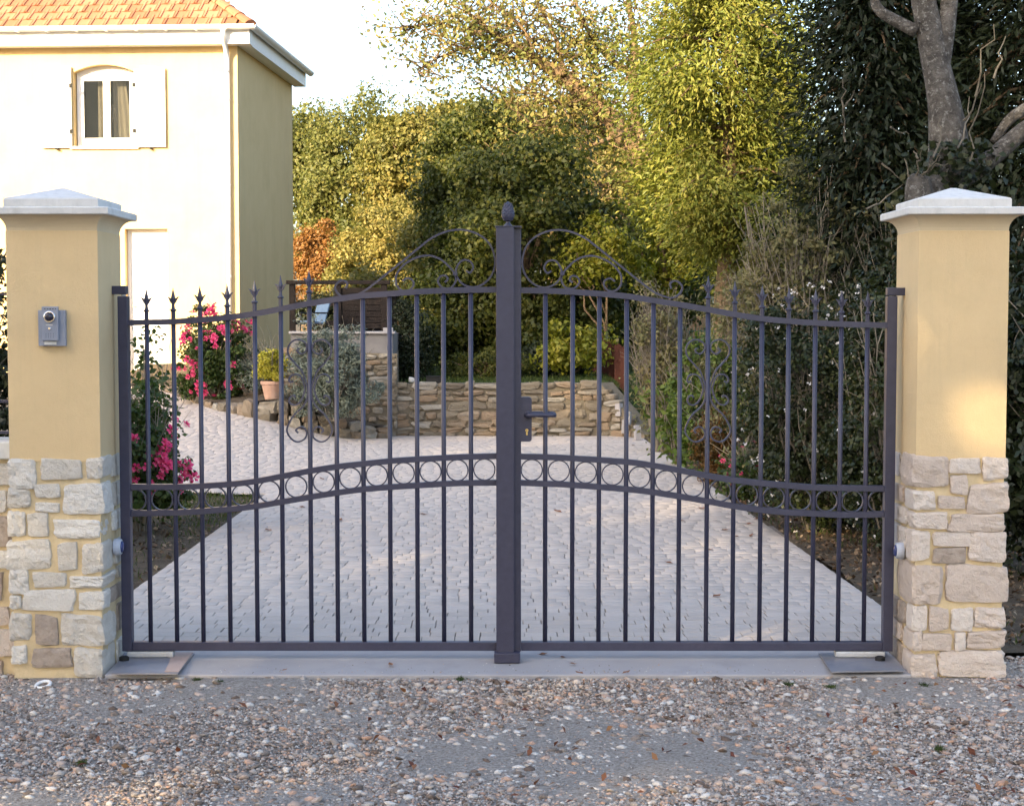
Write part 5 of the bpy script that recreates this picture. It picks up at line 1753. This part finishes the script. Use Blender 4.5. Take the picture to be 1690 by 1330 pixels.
ab2 = bush('abelia_bush', 'dark bush with few white flowers against the right pillar', 'bush', 405, 1480, 860, 10.0, 0.45, 1.9, 0.036, 18000, L_abelia, 40, twig_m, clump=0.13, nclump=240, shell=(0.45, 1.0), ground=-0.03, depth=0.5)
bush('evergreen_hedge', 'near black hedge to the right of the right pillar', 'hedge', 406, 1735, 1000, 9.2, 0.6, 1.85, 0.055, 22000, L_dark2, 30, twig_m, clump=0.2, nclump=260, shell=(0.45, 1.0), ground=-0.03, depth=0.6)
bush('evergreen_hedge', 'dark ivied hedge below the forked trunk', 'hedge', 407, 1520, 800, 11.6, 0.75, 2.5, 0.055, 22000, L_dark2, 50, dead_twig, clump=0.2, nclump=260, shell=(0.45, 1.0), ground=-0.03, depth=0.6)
for rt, nfl, hw, hh, sd in ((ab, 130, 0.62, 1.75, 1), (ab2, 34, 0.45, 1.9, 2)):
    rng = np.random.default_rng(600 + sd)
    d_ = unit(rng, nfl * 4)
    d_ = d_[(d_[:, 1] < 0.1)][:nfl]
    cc = d_ * np.array([hw, 0.72 if sd == 1 else 0.5, hh * 0.5]) * rng.uniform(0.95, 1.1, size=(len(d_), 1)) + np.array([0, 0, hh * 0.5])
    pts = np.repeat(cc, 5, axis=0) + rng.normal(size=(len(cc) * 5, 3)) * 0.007
    o = foliage('blossom', [leaf_quads(rng, pts, rng.normal(size=pts.shape) + np.array([0, -0.8, 0.4]), 0.018, 0.8)], whitef_m, rt)
    o['kind'] = 'stuff'
bush('laurel_bush', 'fresh green laurel with long leaves in front of the wire fence', 'bush', 408, 1122, 745, 16.0, 0.27, 1.15, 0.11, 750, L_laurel, 16, twig_m, clump=0.16, nclump=60, aspect=0.34, ground=-0.02, shell=(0.3, 1.0))
bush('rust_bush', 'low rusty brown bush right of the laurel', 'bush', 409, 1185, 775, 14.4, 0.26, 0.68, 0.035, 6500, L_rust, 20, twig_m, clump=0.1, nclump=90, ground=-0.03)
bush('weigela_bush', 'green bush with orange tips above the rusty bush', 'bush', 410, 1175, 740, 15.2, 0.42, 1.35, 0.055, 6500, L_laurel, 30, twig_m, clump=0.14, nclump=110, ground=-0.03)

# roses
pet = MB()
rnd = random.Random(9)
for ring, (nn, rad, tilt, sz) in enumerate(((6, 0.55, 0.35, 0.75), (5, 0.32, 0.9, 0.6), (3, 0.12, 1.3, 0.45))):
    for k in range(nn):
        a = 2 * math.pi * (k + 0.4 * ring) / nn + rnd.uniform(-0.2, 0.2)
        d = Vector((math.cos(a), math.sin(a), 0)); t_ = Vector((-math.sin(a), math.cos(a), 0))
        c0 = d * rad * 0.35
        out = (d * math.cos(tilt) + Vector((0, 0, math.sin(tilt)))) * sz
        pet.add([c0, c0 + out * 0.6 + t_ * 0.38 * sz, c0 + out * 1.05, c0 + out * 0.6 - t_ * 0.38 * sz], [(0, 1, 2, 3)])
BLOOM = pet.mesh('bloom', pink_m)


def rose(name, label, seed, u, v, d, halfw, height, n, blooms, bsize, ground=None, region=None, depth=None):
    rt = bush(name, label, 'rose bush', seed, u, v, d, halfw, height, 0.045, n, L_rose, 26, twig_m, clump=0.13, nclump=130, aspect=0.7, ground=ground, depth=depth)
    rng = np.random.default_rng(seed + 9)
    placed = 0
    while placed < blooms:
        dd = unit(rng, 1)[0]
        if dd[1] > 0.25:
            continue
        p = dd * np.array([halfw, depth or halfw * 0.8, height * 0.5]) * rng.uniform(0.92, 1.1) + np.array([0, 0, height * 0.5])
        if region and not region(p):
            continue
        for _ in range(int(rng.integers(1, 5))):
            q = p + rng.normal(size=3) * np.array([0.045, 0.03, 0.045])
            nv = Vector((dd[0], dd[1] - 0.4, dd[2] + 0.4)) + Vector(rng.normal(size=3)) * 0.35
            s = bsize * float(rng.uniform(0.7, 1.2))
            place_unit(BLOOM, 'bloom', rt, q, (s, s, s), nv.to_track_quat('Z', 'Y').to_euler())
            placed += 1
    return rt


rose('rose_bush', 'tall rose bush full of pink blooms at the corner of the house', 501, 356, 650, 20.3, 0.50, 1.16, 14000, 120, 0.052, ground=0.42, depth=0.42)
rose('rose_bush', 'leggy rose bush with pink blooms close behind the left gate leaf', 502, 232, 850, 11.2, 0.34, 1.0, 6500, 66, 0.046, ground=-0.02, region=lambda p: 0.25 < p[2] < 0.82, depth=0.34)
rose('rose_bush', 'small rose with pale pink blooms below the white flowered bush', 503, 1232, 800, 13.0, 0.20, 0.42, 2200, 26, 0.026, ground=-0.02)
bush('rose_shoots', 'sparse leafy rose shoots behind the upper left gate leaf', 'rose bush', 504, 236, 850, 11.6, 0.22, 1.42, 0.055, 900, L_rose, 22, twig_m, clump=0.13, nclump=40, aspect=0.7, ground=-0.02)

# silver bush, pot plant
bush('silver_bush', 'silver grey lavender bush beside the terracotta pot', 'bush', 511, 548, 700, 18.9, 0.50, 1.06, 0.06, 23000, L_lav, 60, twig_m, clump=0.13, nclump=170, aspect=0.22, ground=0.28, depth=0.32)
bush('silver_bush', 'small silver grey bush between the rose and the pot', 'bush', 512, 432, 650, 20.2, 0.30, 0.6, 0.05, 5000, L_lav, 30, twig_m, clump=0.12, nclump=70, aspect=0.22, ground=0.5)
pb = bush('potted_shrub', 'golden leaved shrub growing in the terracotta pot', 'shrub', 513, 448, 640, 19.25, 0.22, 0.40, 0.032, 5200, L_pot, 16, twig_m, clump=0.07, nclump=90, aspect=0.6, ground=pp[2] + 0.2)
bush('evergreen_shrub', 'added dark shrub filling the dark left half of the terrace railing', 'shrub', 515, 530, 556, 23.6, 0.42, 0.62, 0.05, 6000, L_dark, 10, twig_m, clump=0.12, nclump=80, ground=1.28)  # added shrub: its dark leaves stand in for the bay's dark interior
# dark plants beyond the left boundary wall
bush('evergreen_hedge', 'dark hedge showing past the left edge of the left pillar', 'hedge', 514, -40, 900, 10.2, 0.75, 1.85, 0.05, 16000, L_dark2, 30, twig_m, clump=0.16, nclump=150, ground=-0.03)


# ---- ground cover: grass and dead leaves
def scatter(n, seed, xr, yr, inside, zf):
    rng = np.random.default_rng(seed)
    x = rng.uniform(*xr, size=n); y = rng.uniform(*yr, size=n)
    k = inside(x, y)
    x, y = x[k], y[k]
    return rng, np.stack([x, y, zf(x, y)], axis=-1)


bl = lambda x, y: (x < -2.12) & (x > -4.2) & (y > 0.15) & (y < 6.1 + 0.35 * (-x - 2.1))
br = lambda x, y: (x > drive_right(y) + 0.03) & (x < 4.2) & (y > 0.1) & (y < 11.8)
gb = lambda x, y: gz(x, y) - 0.05
sheet('flower_bed', np.arange(-4.6, -2.05, 0.12), np.arange(0.02, 7.6, 0.12), lambda x, y: gz(x, y) - 0.02 + 0.015 * np.sin(6 * x) * np.sin(5 * y), earth_m, inside=lambda x, y: bl(x, y + 0.1) | bl(x, y))
sheet('flower_bed', np.arange(1.6, 5.0, 0.12), np.arange(0.02, 12.4, 0.12), lambda x, y: gz(x, y) - 0.02 + 0.02 * np.sin(6 * x) * np.sin(5 * y), earth_m, inside=lambda x, y: x > drive_right(y) + 0.01)
bz = lambda x, y: gz(x, y) - 0.012
rng, p = scatter(16000, 701, (-4.2, -2.12), (0.15, 7), bl, bz)
k = np.sin(2.3 * p[:, 0] + 1.2 * p[:, 1]) + rng.normal(size=len(p)) * 0.5 > -0.2
gp = p[k]
ax = rng.normal(size=gp.shape) * 0.35 + np.array([0, 0, 1.0])
o = foliage('bed_grass', [leaf_quads(rng, gp + np.array([0, 0, 0.02]), rng.normal(size=gp.shape) * np.array([1, 1, 0.2]), 0.055, 0.10, axis=ax)], L_grass, None)
tag(o, 'short grass in the bed left of the driveway', 'grass', kind='stuff')
rng, p = scatter(2600, 702, (-4.2, -2.12), (0.15, 7), bl, bz)
o1 = leaf_quads(rng, p + np.array([0, 0, 0.012]), rng.normal(size=p.shape) * 0.45 + np.array([0, 0, 1]), 0.04, 0.6)
rng, p = scatter(15000, 703, (1.6, 4.2), (0.1, 11.8), br, bz)
o2 = leaf_quads(rng, p + np.array([0, 0, 0.014]), rng.normal(size=p.shape) * 0.5 + np.array([0, 0, 1]), 0.036, 0.6)
o = foliage('leaf_litter', [o1, o2], L_litter, None)
tag(o, 'dead brown leaves littering the beds on both sides of the drive', 'leaf litter', kind='stuff')
rng, p = scatter(5000, 704, (1.6, 4.2), (0.1, 11.8), lambda x, y: br(x, y) & (np.sin(3 * x + 2 * y) > 0.2), bz)
ax = rng.normal(size=p.shape) * 0.35 + np.array([0, 0, 1.0])
o = foliage('bed_weeds', [leaf_quads(rng, p + np.array([0, 0, 0.02]), rng.normal(size=p.shape) * np.array([1, 1, 0.2]), 0.05, 0.12, axis=ax)], L_grass, None)
tag(o, 'thin grass and weeds in the bed right of the driveway', 'grass', kind='stuff')
rng, p = scatter(26000, 705, (-1.45, 4.5), (12.5, 24), lambda x, y: (y > 13.05) | (x > 1.75), lz_)
ax = rng.normal(size=p.shape) * 0.35 + np.array([0, 0, 1.0])
o = foliage('lawn_grass', [leaf_quads(rng, p + np.array([0, 0, 0.03]), rng.normal(size=p.shape) * np.array([1, 1, 0.2]), 0.09, 0.10, axis=ax)], L_grass, None)
tag(o, 'green lawn grass behind the low stone wall', 'grass', kind='stuff')
# leaves and tufts in the gravel
rng = np.random.default_rng(706)
n = 190
d = rng.uniform(4.7, 6.6, n)
p = np.stack([rng.uniform(-0.9, 1, n) * d * 0.33, CAM_Y + d, np.full(n, -0.018)], axis=-1)
p = p[rng.uniform(size=len(p)) < 0.35 + 0.65 * sstep(-1, 1, p[:, 0])]
o = foliage('lane_leaf_litter', [leaf_quads(rng, p, rng.normal(size=p.shape) * 0.5 + np.array([0, 0, 1]), 0.034, 0.5)], L_fallen, None)
tag(o, 'small dead leaves strewn over the gravel lane', 'leaf litter', kind='stuff')
for i, (u, v) in enumerate([(283, 1112), (325, 1121), (362, 1125), (1300, 1128), (1372, 1132), (1525, 1130), (1550, 1235), (133, 1258), (760, 1120)]):
    g_ = G(u, v + 4, -0.03)
    rng = np.random.default_rng(720 + i)
    m_ = 60
    p = rng.normal(size=(m_, 3)) * np.array([0.011, 0.011, 0.0]) + np.array([0, 0, 0.010])
    ax = rng.normal(size=(m_, 3)) * 0.7 + np.array([0, 0, 0.8])
    V, F = leaf_quads(rng, p, rng.normal(size=(m_, 3)), 0.028, 0.13, axis=ax)
    o = link(bpy.data.objects.new('weed_tuft', np_mesh('weed_tuft', V, F, L_grass)))
    o.location = g_
    tag(o, 'tiny weed tuft growing in the gravel of the lane', 'weed', 'weed tufts in the gravel')

# leaves lying on the paving
fl = MB()
fl.add([(-0.5, 0, 0.0), (-0.2, 0.26, 0.10), (0.18, 0.22, 0.06), (0.5, 0, 0.16), (0.15, -0.24, 0.05), (-0.22, -0.22, 0.12), (0, 0, 0.0), (-0.75, 0.03, 0.02)],
       [(0, 6, 1), (1, 6, 2), (2, 6, 3), (3, 6, 4), (4, 6, 5), (5, 6, 0), (0, 7, 6)])
LEAF = fl.mesh('fallen_leaf', L_fallen)
rnd = random.Random(81)
for (u, v) in [(443, 876), (426, 911), (531, 791), (1103, 930), (1170, 908), (1198, 876), (1213, 886), (1236, 866), (1248, 858), (920, 845), (1046, 736), (1240, 885), (700, 850), (1158, 840), (1125, 860), (1183, 985), (560, 860), (640, 775), (497, 838)]:
    g_ = G(u, v, 0.0)
    s = rnd.uniform(0.05, 0.085)
    o = place_unit(LEAF, 'fallen_leaf', None, (g_.x, g_.y, 0.006), (s, s, s), (rnd.uniform(-0.15, 0.15), rnd.uniform(-0.15, 0.15), rnd.uniform(0, 6.28)))
    tag(o, 'brown fallen leaf lying on the pale driveway paving', 'leaf', 'fallen leaves on the driveway')
for (u, v) in [(956, 1112), (897, 1081), (929, 1086), (946, 1097), (1034, 1111), (645, 1098), (470, 1107)]:
    g_ = G(u, v, 0.0)
    s = rnd.uniform(0.02, 0.05)
    o = place_unit(LEAF, 'fallen_leaf', None, (g_.x, g_.y, 0.005), (s, s, s), (rnd.uniform(-0.2, 0.2), rnd.uniform(-0.2, 0.2), rnd.uniform(0, 6.28)))
    tag(o, 'small brown leaf lying on the concrete sill', 'leaf', 'fallen leaves on the sill')

# ================================================================== unseen trees added behind the viewer, sized to shade the gate and garden
SHADE_TREES = [(-40, -24, 14, 4.0), (-34.5, -23, 14.5, 3.6), (-28.9, -22.5, 20.0, 2.0), (-26.4, -22, 24.0, 2.5), (-22.8, -23, 19.5, 2.8), (-18.8, -21.5, 20.5, 3.0), (-14.4, -22.5, 22, 3.4), (-9.4, -21.5, 21, 3.6), (-3.8, -22, 18, 3.8)]
for i, (x, y, h, rw) in enumerate(SHADE_TREES):
    rng = np.random.default_rng(900 + i)
    rnd = random.Random(900 + i)
    rt = empty('shade_tree', (x, y, -0.1))
    tag(rt, 'unseen tall tree added behind the viewer to shade the gate', 'tree', 'unseen trees added for shade')
    t_ = MB()
    t_.tube(limb_path(rnd, (0, 0, -0.2), (0, 0, h * 0.9), wob=0.03, n=8), np.linspace(0.4, 0.08, 9), 9)
    q = rng.uniform(-1, 1, size=(1400, 3))
    q = q[(q ** 4).sum(axis=1) < 1][:420]
    cen = q * np.array([rw, rw * 0.8, h * 0.47]) + np.array([0, 0, h * 0.53])
    k = rng.integers(0, len(cen), size=10500)
    dd = unit(rng, len(k)) * rng.uniform(size=(len(k), 1)) ** 0.5
    pts = cen[k] + dd * 0.75
    nrm = dd + rng.normal(size=dd.shape) * 0.6 + np.array([0, 0, 0.4])
    for c in cen[::24]:
        t_.tube(limb_path(rnd, (0, 0, max(1.5, c[2] * 0.8)), c, wob=0.2, n=4), np.linspace(0.12, 0.03, 5), 5)
    t_.build('trunk', bark_brown, rt, smooth=True)
    keep = pts[:, 2] > 0.6
    for tx, tz, rad in ((1.93, 1.02, 0.20), (1.80, 1.15, 0.14), (2.04, 1.22, 0.12)):   # leaves thinned along the sun's rays to fleck the right pillar with sun
        w_ = pts + np.array([x, y, -0.1]) - np.array([tx, -0.45, tz])
        s_ = np.array(SUN_DIR)
        dl = np.linalg.norm(w_ - np.outer(w_ @ s_, s_), axis=1)
        keep &= ~((dl < rad) & (rng.uniform(size=len(pts)) < 0.5))
    foliage('crown', [leaf_quads(rng, pts[keep], nrm[keep], 0.38, 0.7)], L_oak, rt)
